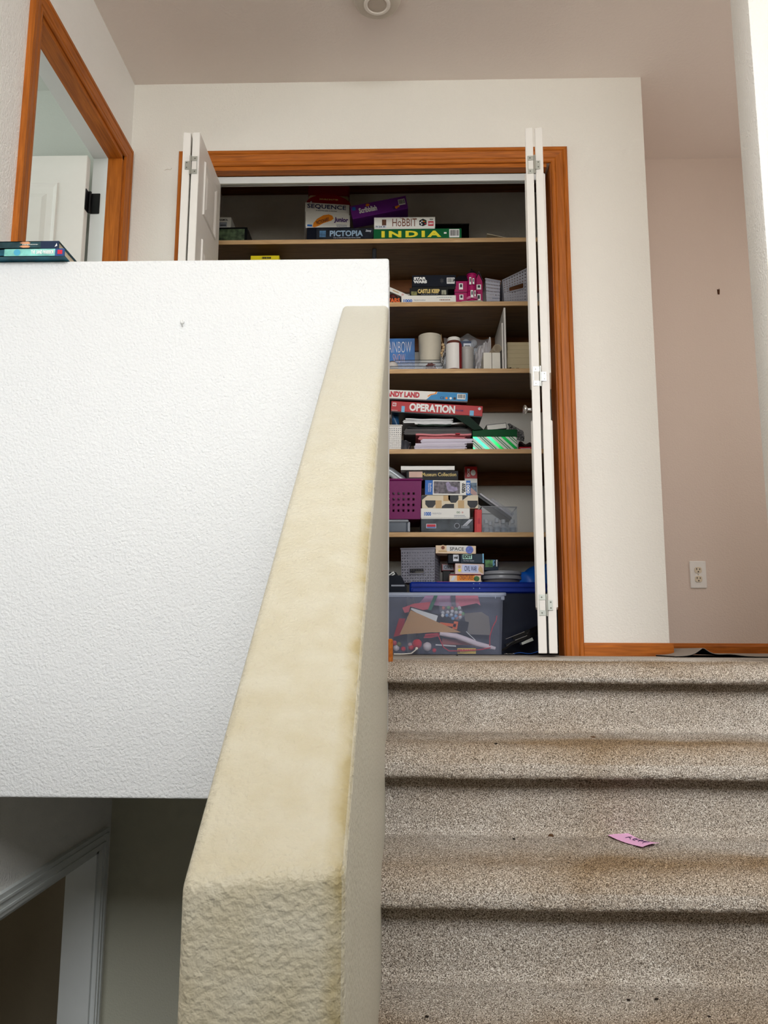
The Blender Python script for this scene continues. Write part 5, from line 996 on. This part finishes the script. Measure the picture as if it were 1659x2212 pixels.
# ---- closet floor
YB = 3.44
BL = mat('blue_tote_plastic', (6, 42, 140), .4, var=.06, spec=.2); BLL = mat('blue_tote_body', (24, 30, 48), .4, var=.1)
x0, x1, za, zb_ = R(885, 1256, 1182, 1280, YB)
o = thing('blue_tote', 'large storage tote with a ribbed blue lid behind the clear tote', 'storage tote', (x0, YB, 0)); w_ = x1-x0; zl, zh_ = W(1000, 1281, YB).z, W(1000, 1257, YB).z
obj('tote_body', MB().rings([[(w_*.07, .03, .0), (w_*.93, .03, .0), (w_*.93, .40, .0), (w_*.07, .40, .0)], [(w_*.03, .012, zl), (w_*.97, .012, zl), (w_*.97, .43, zl), (w_*.03, .43, zl)]]), BLL, o)
lid = obj('lid', MB().box(0, w_, 0, .44, zl, zh_, b=.007), BL, o); obj('lid_rib', MB().box(.012, w_-.012, -.003, .01, zl+.004, zl+(zh_-zl)*.42, b=.002), BL, lid); obj('lid_rib', MB().box(.004, w_-.004, -.0045, .01, zl+(zh_-zl)*.52, zl+(zh_-zl)*.6, b=.001), BL, lid)
for px_ in (1023, 1036):
    for py_ in (1261, 1271): q = W(px_, py_, YB); obj('rivet', MB().ball((q.x-x0, -.003, q.z), .0022, 8, 6), mat('bright_blue', (160, 190, 230), .2), lid)
ZL = zh_
o = obj('pink_sheet', MB().box(0, .07, 0, .12, 0, .0025), mat('magenta_sheet', (176, 90, 150), .6)); o.location = (W(944, 1255, 3.47).x, 3.46, ZL); tag(o, 'magenta sheet lying flat on the blue lid', 'paper')
GB = mat('grey_basket', (132, 132, 144), .4, var=.03)
x0, x1, za, zb_ = R(866, 1184, 941, 1255, 3.46); w_ = x1-x0
basket('storage_basket', 'grey basket with triangular holes and a slot handle on the blue lid', (x0, 3.488, ZL), w_*1.0, .15, W(905, 1184, 3.46).z-ZL, GB, 13, 12, .5, handle=(3, 9, 3, 5), taper=.97, shape=3, group='plastic baskets', yaw=-11, blank=lambda i, j: j == 11)
G6 = 'learning games on the blue lid'
CRM = mat('cream_game', (226, 200, 170), .45, var=.04)
def learn(lab, rect, Y, dep, zz, body, ttl, panel, tm, extra=None, tilt=0, fit=(.24, .8, .3, .78)):
    o, w_, h_, z_ = stackbox('game_box', lab, rect, Y, dep, body, zz, cat='board game', tilt=tilt, group=G6); patch(o, w_*fit[0], w_*fit[1], h_*(fit[2]-.14), h_*(fit[3]+.12), panel, name='title_panel'); text(o, ttl, w_*(fit[0]+.08), w_*(fit[1]-.05), h_*fit[2], h_*fit[3], tm, -.0006, .01); return o, w_, h_, z_
o, w_, h_, zz = learn('cream creatures game box with an orange title panel, on the blue lid', (971, 1240, 1039, 1256, 3.455), 3.455, .13, ZL+.0005, CRM, 'CREATURES', P_['orange'], P_['brown'])
patch(o, 0, w_, h_*.82, h_, mat('maroon_print', (120, 22, 32), .45), name='lid_edge'); disc(o, w_*.86, h_*.42, h_*.36, P_['green'], -.0008, name='printed_plant', sz=.9); poly(o, [(w_*.03, h_*.2), (w_*.12, h_*.15), (w_*.2, h_*.7), (w_*.12, h_*.75)], P_['pale'], -.0006)
o2, w_, h_, z2b = stackbox('game_box', 'dark box beneath the pinkish game beside the grey basket', (957, 1233, 973, 1256, 3.535), 3.535, .07, C_['black'], ZL+.0005, cat='board game', group=G6)
o2, w_, h_, _ = learn('pinkish game box with a faded grey label beside the grey basket', (954, 1218, 983, 1233, 3.53), 3.53, .09, max(z2b, zz), mat('faded_rose', (130, 84, 84), .5), 'CIVIL', P_['grey'], P_['dark'], fit=(.1, .85, .25, .75))
o, w_, h_, zz = learn('pale civil war game box with a lilac title panel', (983, 1217, 1045, 1240, 3.46), 3.46, .065, zz, mat('rose_cream', (220, 196, 190), .45, var=.05), 'CIVIL WAR', mat('lilac_panel', (196, 204, 236), .5), NAVYP, tilt=1.5)
disc(o, w_*.14, h_*.7, h_*.14, P_['tan'], -.0006, name='printed_seal'); disc(o, w_*.15, h_*.36, h_*.14, P_['yellow'], -.0006, name='printed_seal'); poly(o, [(w_*.8, h_*.5), (w_*.87, h_*.85), (w_*.95, h_*.6), (w_*.98, h_*.1), (w_*.84, h_*.3)], P_['tan'], -.0006, name='printed_map')
zz += .002
o, w_, h_, zz_ = stackbox('game_box', 'dark teal escape game box with a mint exit sign', (994.5, 1196, 1045, 1218, 3.47), 3.47, .055, C_['teal'], zz, cat='board game', group=G6)
patch(o, w_*.1, w_*.5, h_*.42, h_*.92, P_['mint'], name='exit_panel'); text(o, 'EXIT', w_*.13, w_*.48, h_*.5, h_*.86, BLACKM, -.0006, .05); text(o, 'The Polar Station', w_*.12, w_*.58, h_*.18, h_*.32, P_['grey']); patch(o, w_*.95, w_, 0, h_, P_['sky'], name='edge_strip')
o, w_, h_, _ = stackbox('game_box', 'dark box with a white square label left of the exit game', (968, 1196, 994, 1217, 3.475), 3.475, .05, C_['navy'], zz, cat='board game', group=G6); patch(o, w_*.42, w_*.88, h_*.2, h_*.95, P_['pale'], name='label'); text(o, 'mi', w_*.5, w_*.8, h_*.45, h_*.75, BLACKM, -.0006, .06)
o, w_, h_, _ = stackbox('game_box', 'blue and green box with sideways lettering right of the exit game', (1046.5, 1197, 1076, 1221, 3.49), 3.49, .06, C_['teal'], W(1060, 1221, 3.49).z, cat='board game', group=G6); patch(o, w_*.04, w_*.62, h_*.3, h_*.95, mat('leafy_print', (74, 120, 70), .5, var=.7, vscale=70), name='picture'); text(o, 'Pacific', w_*.6, w_*.76, h_*.4, h_*.92, P_['sky'], 0, .02, rot=-1); text(o, 'Adventure', w_*.84, w_*.97, h_*.35, h_*.97, WHITEP, 0, .03, rot=-1); right_box = o
o, w_, h_, _ = stackbox('game_box', 'cream space game box with a silver title panel, topmost of its pile', (941, 1178, 1028, 1196, 3.462), 3.462, .1, CRM, zz_, cat='board game', group=G6, tilt=.8)
patch(o, w_*.27, w_*.8, h_*.28, h_*1.02, mat('silver_panel', (178, 176, 174), .35, .2), name='title_panel'); text(o, 'SPACE', w_*.35, w_*.7, h_*.38, h_*.8, P_['dark'], -.0006, .01); disc(o, w_*.84, h_*.5, h_*.48, mat('planet_print', (96, 112, 190), .5, var=.3, vscale=90), -.0008, name='printed_planet'); disc(o, w_*.18, h_*.72, h_*.34, mat('badge_rim', (226, 196, 160), .5), -.0006, name='printed_badge'); disc(o, w_*.18, h_*.72, h_*.22, P_['brown'], -.0009, name='printed_badge'); patch(o, w_*.07, w_*.28, h_*.2, h_*.36, P_['tan'], -.0005)
# grey round containers
x0, x1, za, zb_ = R(1041, 1232, 1131, 1256, 3.48); r_ = (x1-x0)/2; GRL = mat('grey_lid_plastic', (140, 142, 148), .25, var=.03)
zmid = W(1085, 1246, 3.49).z; ztop = W(1085, 1232.5, 3.49).z; base_c = ((x0+x1)/2, 3.465+r_, ZL+.0004)
o = thing('round_container', 'lower round grey food container on the blue lid', 'container', base_c, group='round grey containers'); h_ = (ztop-ZL)*.62
obj('bowl', MB().lathe([(r_*.9, 0), (r_*.93, h_*.55)], 40), mat('smoky_bowl', (104, 100, 98), .3), o, smooth=True); obj('lid', MB().lathe([(r_*1.0, h_*.5), (r_*1.01, h_*.7), (r_*.99, h_*.95), (r_*.95, h_), (r_*.1, h_)], 40), GRL, o, smooth=True)
o = thing('round_container', 'upper round grey lid stacked on the food container', 'container', (base_c[0]+.001, base_c[1], base_c[2]+h_+.0005), group='round grey containers'); h2_ = (ztop-ZL)-h_-.001
obj('lid', MB().lathe([(r_*.93, 0), (r_*1.0, h2_*.25), (r_*1.0, h2_*.7), (r_*.96, h2_*.95), (r_*.9, h2_), (r_*.1, h2_*.9)], 40), GRL, o, smooth=True)
right_box.location.z = base_c[2]+h_+h2_+.0012
# blue bag, dark boxes at the left
q = W(1092, 1250, 3.69); BB = mat('bright_blue_bag', (14, 100, 208), .35, var=.1)
o = obj('blue_bag', MB().sheet(26, 22, lambda u, v: (q.x+.22*u, 3.69+.09*v+.012*sin(u*8+v*5), ZL+.004+(.02+.075*math.sin(min(1, u*1.5)*pi/2))*(1-abs(2*v-1)**3)*(.6+.5*u)+.006*sin(u*17+v*8)), .002), BB, smooth=True); tag(o, 'bright blue plastic bag heaped at the right end of the tote lid', 'bag')
# ---- clear tote and what is in it
YT = 3.335; x0, x1 = W(800, 1290, YT).x, W(1093, 1290, YT).x; zt_ = W(960, 1280, YT).z; w_ = x1-x0; xr2 = W(1081, 1400, YT).x
TOTE = clear('tote_plastic', (176, 182, 206), .2, .22)
o = thing('clear_tote', 'large clear plastic tote full of craft supplies on the closet floor', 'storage tote', (x0, YT, 0)); dT = .095
def frame(z, ins): return [(ins*.5, ins*.3, z), (w_-.012-ins, ins*.3, z), (w_-.012-ins, dT-ins*.2, z), (ins*.5, dT-ins*.2, z)]
obj('tote_wall', MB().rings([frame(.002, x1-.012-xr2-.004), frame(zt_-.014, .0)], cap0=True, cap1=False), TOTE, o)
RIMM = clear('tote_rim_plastic', (200, 208, 228), .55, .12)
obj('rim', MB().box(-.004, w_, -.008, .002, zt_-.013, zt_, b=.002).box(w_-.010, w_, -.008, dT, zt_-.013, zt_, b=.002).box(-.004, w_, dT-.006, dT, zt_-.013, zt_), RIMM, o); obj('rim_clip', MB().box(w_-.045, w_-.042, -.009, -.006, zt_-.024, zt_-.006), RIMM, o); obj('rim_lip', MB().box(w_-.02, w_-.006, -.004, .02, zt_-.03, zt_-.014, b=.002), RIMM, o)
def Q(px_, py_, dy=.03): p_ = W(px_, py_, YT+dy); return p_
def card(name, lab, pts, m_, dy=.03, cat='paper', th=.0015, group='craft papers in the clear tote', lean=0):
    P = [Q(a, b, dy) for a, b in pts]; o = obj(name, MB().prism([(p_.x, p_.z) for p_ in P], YT+dy, YT+dy+th), m_); tag(o, lab, cat, group); return o
card('kraft_paper', 'triangle of brown kraft paper leaning in the clear tote', ((863, 1371), (887, 1318), (996, 1366), (930, 1366)), mat('kraft', (196, 150, 96), .8, var=.06), .018)
card('white_paper', 'white paper tucked behind the kraft paper in the tote', ((887, 1316), (889, 1313), (946, 1330), (942, 1344), (934, 1344)), PW, .022)
card('black_paper', 'black card behind the kraft paper in the tote', ((886, 1310), (950, 1328), (1013, 1344), (1009, 1366), (930, 1350), (884, 1322)), C_['black'], .03)
card('pink_felt', 'pink felt sheet in the upper right of the clear tote', ((987, 1312), (1030, 1303), (1038, 1308), (1032, 1286), (980, 1286)), mat('pink_felt', (216, 120, 136), .9), .05)
card('pink_felt', 'pink felt sheet in the upper left of the clear tote', ((869, 1313), (893, 1304), (930, 1300), (926, 1316), (884, 1322), (874, 1324)), mat('rose_felt', (214, 96, 104), .9), .05)
card('lilac_felt', 'lilac felt sheet along the top of the clear tote', ((920, 1286), (1030, 1286), (1032, 1302), (984, 1312), (905, 1304)), mat('lilac_felt', (182, 138, 170), .9), .06)
card('grey_felt', 'dark grey-brown bag at the right inside the clear tote', ((1002, 1325), (1040, 1322), (1056, 1332), (1060, 1372), (1010, 1370)), mat('taupe_felt', (130, 122, 114), .9), .05)
card('green_ribbon', 'green ribbon strip across the top of the clear tote', ((938, 1286), (946, 1286), (932, 1318), (924, 1318)), mat('green_satin', (30, 110, 78), .4), .045, 'ribbon')
card('grey_strip', 'dark grey strip hanging at the top of the clear tote', ((973, 1286), (984, 1286), (984, 1309), (976, 1309)), mat('grey_satin', (86, 84, 96), .5), .047, 'ribbon')
card('red_felt', 'red felt sheet at the left inside the clear tote', ((862, 1336), (876, 1336), (868, 1372), (850, 1376)), mat('red_felt', (176, 30, 40), .9), .05)
card('brown_felt', 'dull red sheet near the bottom of the clear tote', ((955, 1378), (1020, 1386), (1020, 1394), (955, 1392)), mat('brick_felt', (168, 92, 84), .9), .05)
for pts, lab in (((( 950, 1344), (986, 1348), (984, 1355), (952, 1350)), 'orange foam strip on the black card'), (((981, 1342), (990, 1343), (987, 1360), (977, 1358)), 'orange foam bar upright on the black card')): card('orange_foam', lab, pts, mat('orange_foam', (232, 104, 40), .8), .024, 'foam shape')
o = thing('bag_of_pompoms', 'bag of small multicoloured pompoms in the clear tote', 'bag', (0, 0, 0)); rnd = random.Random(9)
cols = [mat('pom_'+n, c, .9) for n, c in (('orange', (240, 104, 64)), ('white', (240, 236, 232)), ('coral', (236, 130, 104)), ('green', (100, 176, 82)), ('pale', (236, 226, 220)), ('blue', (130, 176, 220)))]
k = 0
for (a, b) in [(958+9*i+rnd.uniform(-2, 2), 1314+8*j+rnd.uniform(-2, 2)) for i in range(5) for j in range(3)]+[(1000, 1326), (994, 1333), (978, 1336), (986, 1334)]:
    p_ = Q(a, b, .034+rnd.uniform(-.004, .006)); b_ = obj('pompom', MB().ball((0, 0, 0), .0072, 10, 7, .06), cols[k % 6 if rnd.random() < .8 else 1], o, smooth=True); b_.location = p_; k += 1
P = [Q(a, b, .026) for a, b in ((948, 1300), (990, 1302), (1004, 1328), (992, 1342), (950, 1324))]
obj('clear_film', MB().prism([(p_.x, p_.z) for p_ in P], YT+.0235, YT+.0242), clear('pom_film', (236, 230, 236), .1), o)
o = obj('fluffy_stem', MB().tube([Q(a, b, .02) for a, b in ((950, 1369), (965, 1371), (985, 1374), (1005, 1381), (1030, 1391), (1055, 1397), (1070, 1401))], lambda t_: .0095*(.75+.5*sin(pi*min(1, t_*1.0))), 12), mat('white_chenille', (232, 214, 222), .95, bump=.8, bscale=500), smooth=True); tag(o, 'thick fluffy white craft stem lying in the clear tote', 'craft stem')
RR = mat('red_ribbon', (206, 28, 48), .5)
for pts, lab in (([(918, 1371), (945, 1369), (950, 1380), (958, 1398), (970, 1406), (1000, 1406), (1040, 1403), (1060, 1399)], 'long red ribbon looping along the bottom of the clear tote'), ([(1058, 1395), (1058, 1375), (1064, 1355), (1072, 1340), (1073, 1330)], 'thin red ribbon running up the right side of the clear tote')):
    o = obj('red_ribbon', MB().tube([Q(a, b, .012) for a, b in pts], .0022, 6), RR, smooth=True); tag(o, lab, 'ribbon', 'red ribbons in the tote')
o = obj('red_band', MB().prism([(Q(a, b).x, Q(a, b).z) for a, b in ((915, 1378), (920, 1369), (948, 1367), (950, 1374), (930, 1378))], YT+.03, YT+.034), RR); tag(o, 'flat red satin band above the pompoms in the tote', 'ribbon', 'red ribbons in the tote')
o = thing('yellow_carton', 'yellow and red printed carton lying in the clear tote', 'carton', (Q(988, 1404, .024).x, YT+.024, .0045)); obj('carton', MB().box(0, .075, 0, .03, 0, .022, b=.001), mat('carton_yellow', (236, 198, 70), .5), o); text(o, '~', .003, .07, .010, .02, P_['red'], 0, .06); text(o, 'H', .003, .009, .004, .017, BLACKM, -.001, .03)
for px_, py_, r_, m_, lab in ((888, 1399, .0095, RR, 'small red pompom at the bottom left of the tote'), (901, 1391, .0165, mat('red_pom', (222, 20, 34), .95, bump=.8, bscale=600), 'largest red pompom in the clear tote'), (885.5, 1393, .008, mat('rose_grey_pom', (190, 160, 162), .95), 'dusty pink pompom in the clear tote'), (923, 1397, .0155, mat('white_pom', (226, 214, 216), .95, bump=.8, bscale=600), 'large white pompom right of the largest red one'), (871, 1402, .0085, mat('red_pom', (222, 20, 34), .95), 'red pompom beside the white one at the left of the tote'), (856, 1400, .0105, mat('white_pom', (226, 214, 216), .95), 'white pompom at the far left of the tote'), (852, 1389, .0085, mat('coral_pom', (206, 80, 84), .95), 'coral pompom at the far left of the tote'), (862, 1392, .0085, mat('olive_pom', (110, 116, 60), .95), 'olive green pompom in the clear tote'), (938, 1405, .0075, RR, 'small red pompom right of the large white one')):
    p_ = Q(px_, py_, .02); o = obj('pompom', MB().ball((0, 0, 0), r_*1.18, 16, 10, .04), m_, smooth=True); o.location = (p_.x, YT+.024, max(p_.z, r_*1.18+.003)); tag(o, lab, 'pompom', 'loose pompoms in the tote')
o = obj('white_pen', MB().tube([Q(941, 1393, .016), Q(985, 1396, .016)], .003, 8), mat('pen_white', (220, 216, 216), .4)); tag(o, 'white pen lying beside the yellow carton in the tote', 'pen')
o = obj('white_strip', MB().tube([Q(1007, 1364, .02), Q(1014, 1371, .02), Q(1027, 1383, .02)], .0014, 6), WHITEP); tag(o, 'thin white stem poking up in the clear tote', 'craft stem')
# white cord on the landing, dark boxes on the left, black plastic pieces
o = thing('white_drawstring', 'white drawstring with a bobble end lying in front of the tote', 'string', (0, 0, 0)); CW = mat('cord_white', (228, 222, 212), .6)
P = [Vector((W(851, 1412, 3.26).x, 3.22, .004)), Vector((W(870, 1411, 3.26).x, 3.225, .004)), Vector((W(888, 1408, 3.27).x, 3.25, .006)), W(897, 1405, 3.29), W(900, 1401, 3.30)]
obj('strand', MB().tube(P, .0024, 8), CW, o, smooth=True); b_ = obj('bobble', MB().ball((0, 0, 0), .006, 12, 8), CW, o, smooth=True); b_.location = P[-1]
for i, (pts, m_, lab, dy) in enumerate((((822, 1281, 880, 1281, 1243), C_['navy'], 'dark blue box leaning at the left end behind the clear tote', 3.45), ((810, 1281, 868, 1281, 1236), C_['black'], 'black box with a white printed edge leaning behind the clear tote', 3.5))):
    q = W(pts[0], 1270, dy); o = thing('puzzle_box', lab, 'puzzle box', (q.x, dy, 0), (0, R_(0), 0)); hh_ = W(850, pts[4], dy).z; ww = W(pts[2], 1270, dy).x-q.x
    obj('carton', MB().prism([(0, 0), (ww, 0), (ww, hh_*.9), (ww*.78, hh_), (0, hh_)] if i else [(0, 0), (ww, 0), (ww*.98, hh_*.86), (ww*.75, hh_), (0, hh_)], 0, .04 if i == 0 else .1), m_, o)
    if i: tt_ = text(o, '~', 0, .03, 0, .008, BLACKM, -.0012); pp = patch(o, -.003, .033, -.003, .011, WHITEP, -.0004, 'spine_label'); [setattr(z_, 'location', (ww*.50, 0, hh_*.93)) or setattr(z_, 'rotation_euler', (0, -.6, 0)) for z_ in (tt_, pp)]
    else: patch(o, ww*.4, ww*.9, hh_*.86, hh_*.88, P_['grey'])
BP = mat('gloss_black_plastic', (16, 16, 18), .18, coat=.5)
o = thing('black_toy', 'glossy black plastic toy leaning beside the clear tote', 'toy', (0, 0, 0))
A, B = W(1090, 1399, 3.37), W(1168, 1368, 3.40); d_ = (B-A); n_ = Vector((-d_.z, 0, d_.x)).normalized()
def slab(f0, f1, h0, h1, y0, y1): 
    a, b = A+d_*f0, A+d_*f1; P = [a+n_*h0, b+n_*h0, b+n_*h1, a+n_*(h0+(h1-h0)*.7)]; return MB().prism([(p_.x, p_.z) for p_ in P], y0, y1)
obj('frame', slab(.05, 1.02, 0, .016, 3.36, 3.42), BP, o); obj('upper_frame', slab(.28, 1.02, .017, .036, 3.365, 3.41), BP, o); obj('rail', slab(.3, .66, .012, .0145, 3.355, 3.36), CHROME, o); obj('rail', slab(.1, .6, .03, .032, 3.36, 3.366), CHROME, o); obj('bracket', slab(.62, .74, -.008, .03, 3.352, 3.42), BP, o)
sl_ = obj('light_panel', slab(.42, .72, -.014, -.001, 3.35, 3.41), mat('panel_grey', (206, 210, 204), .3), o)
o = obj('black_toy_leg', MB().tube([W(1084, 1405, 3.36), W(1094, 1399, 3.36), W(1103, 1391, 3.36), W(1118, 1383, 3.365)], .0045, 8), BP); o.name = 'leg'; o.parent = bpy.data.objects['black_toy']
o = obj('foil_scrap', MB().sheet(10, 6, lambda u, v: (.04*u, .02*v, .003+.004*abs(sin(u*9+v*3))), .0006), mat('silver_foil', (222, 220, 214), .2, .8)); o.location = (W(1089, 1405, 3.35).x, 3.335, 0); tag(o, 'silver foil scrap on the closet floor right of the tote', 'foil')
o = obj('blue_sheet', MB().sheet(12, 8, lambda u, v: (.12*u, .05*v, .004+.012*u*(1-v)+.004*sin(u*8)), .002), BB, smooth=True); o.location = (W(1108, 1402, 3.38).x, 3.385, 0); tag(o, 'bright blue plastic sheet on the floor under the black toy', 'plastic sheet')
# dark red valance seen through the lower doorway
q = W(118, 1890, 4.2); o = obj('red_valance', MB().box(-1.1, .12, 0, .05, 0, .13, b=.004), mat('deep_red_cloth', (150, 30, 14), .8)); q = W(133, 1897, 4.44); o.location = (q.x-.13, 4.44, q.z); tag(o, 'dark red valance in the room beyond the lower doorway', 'valance')
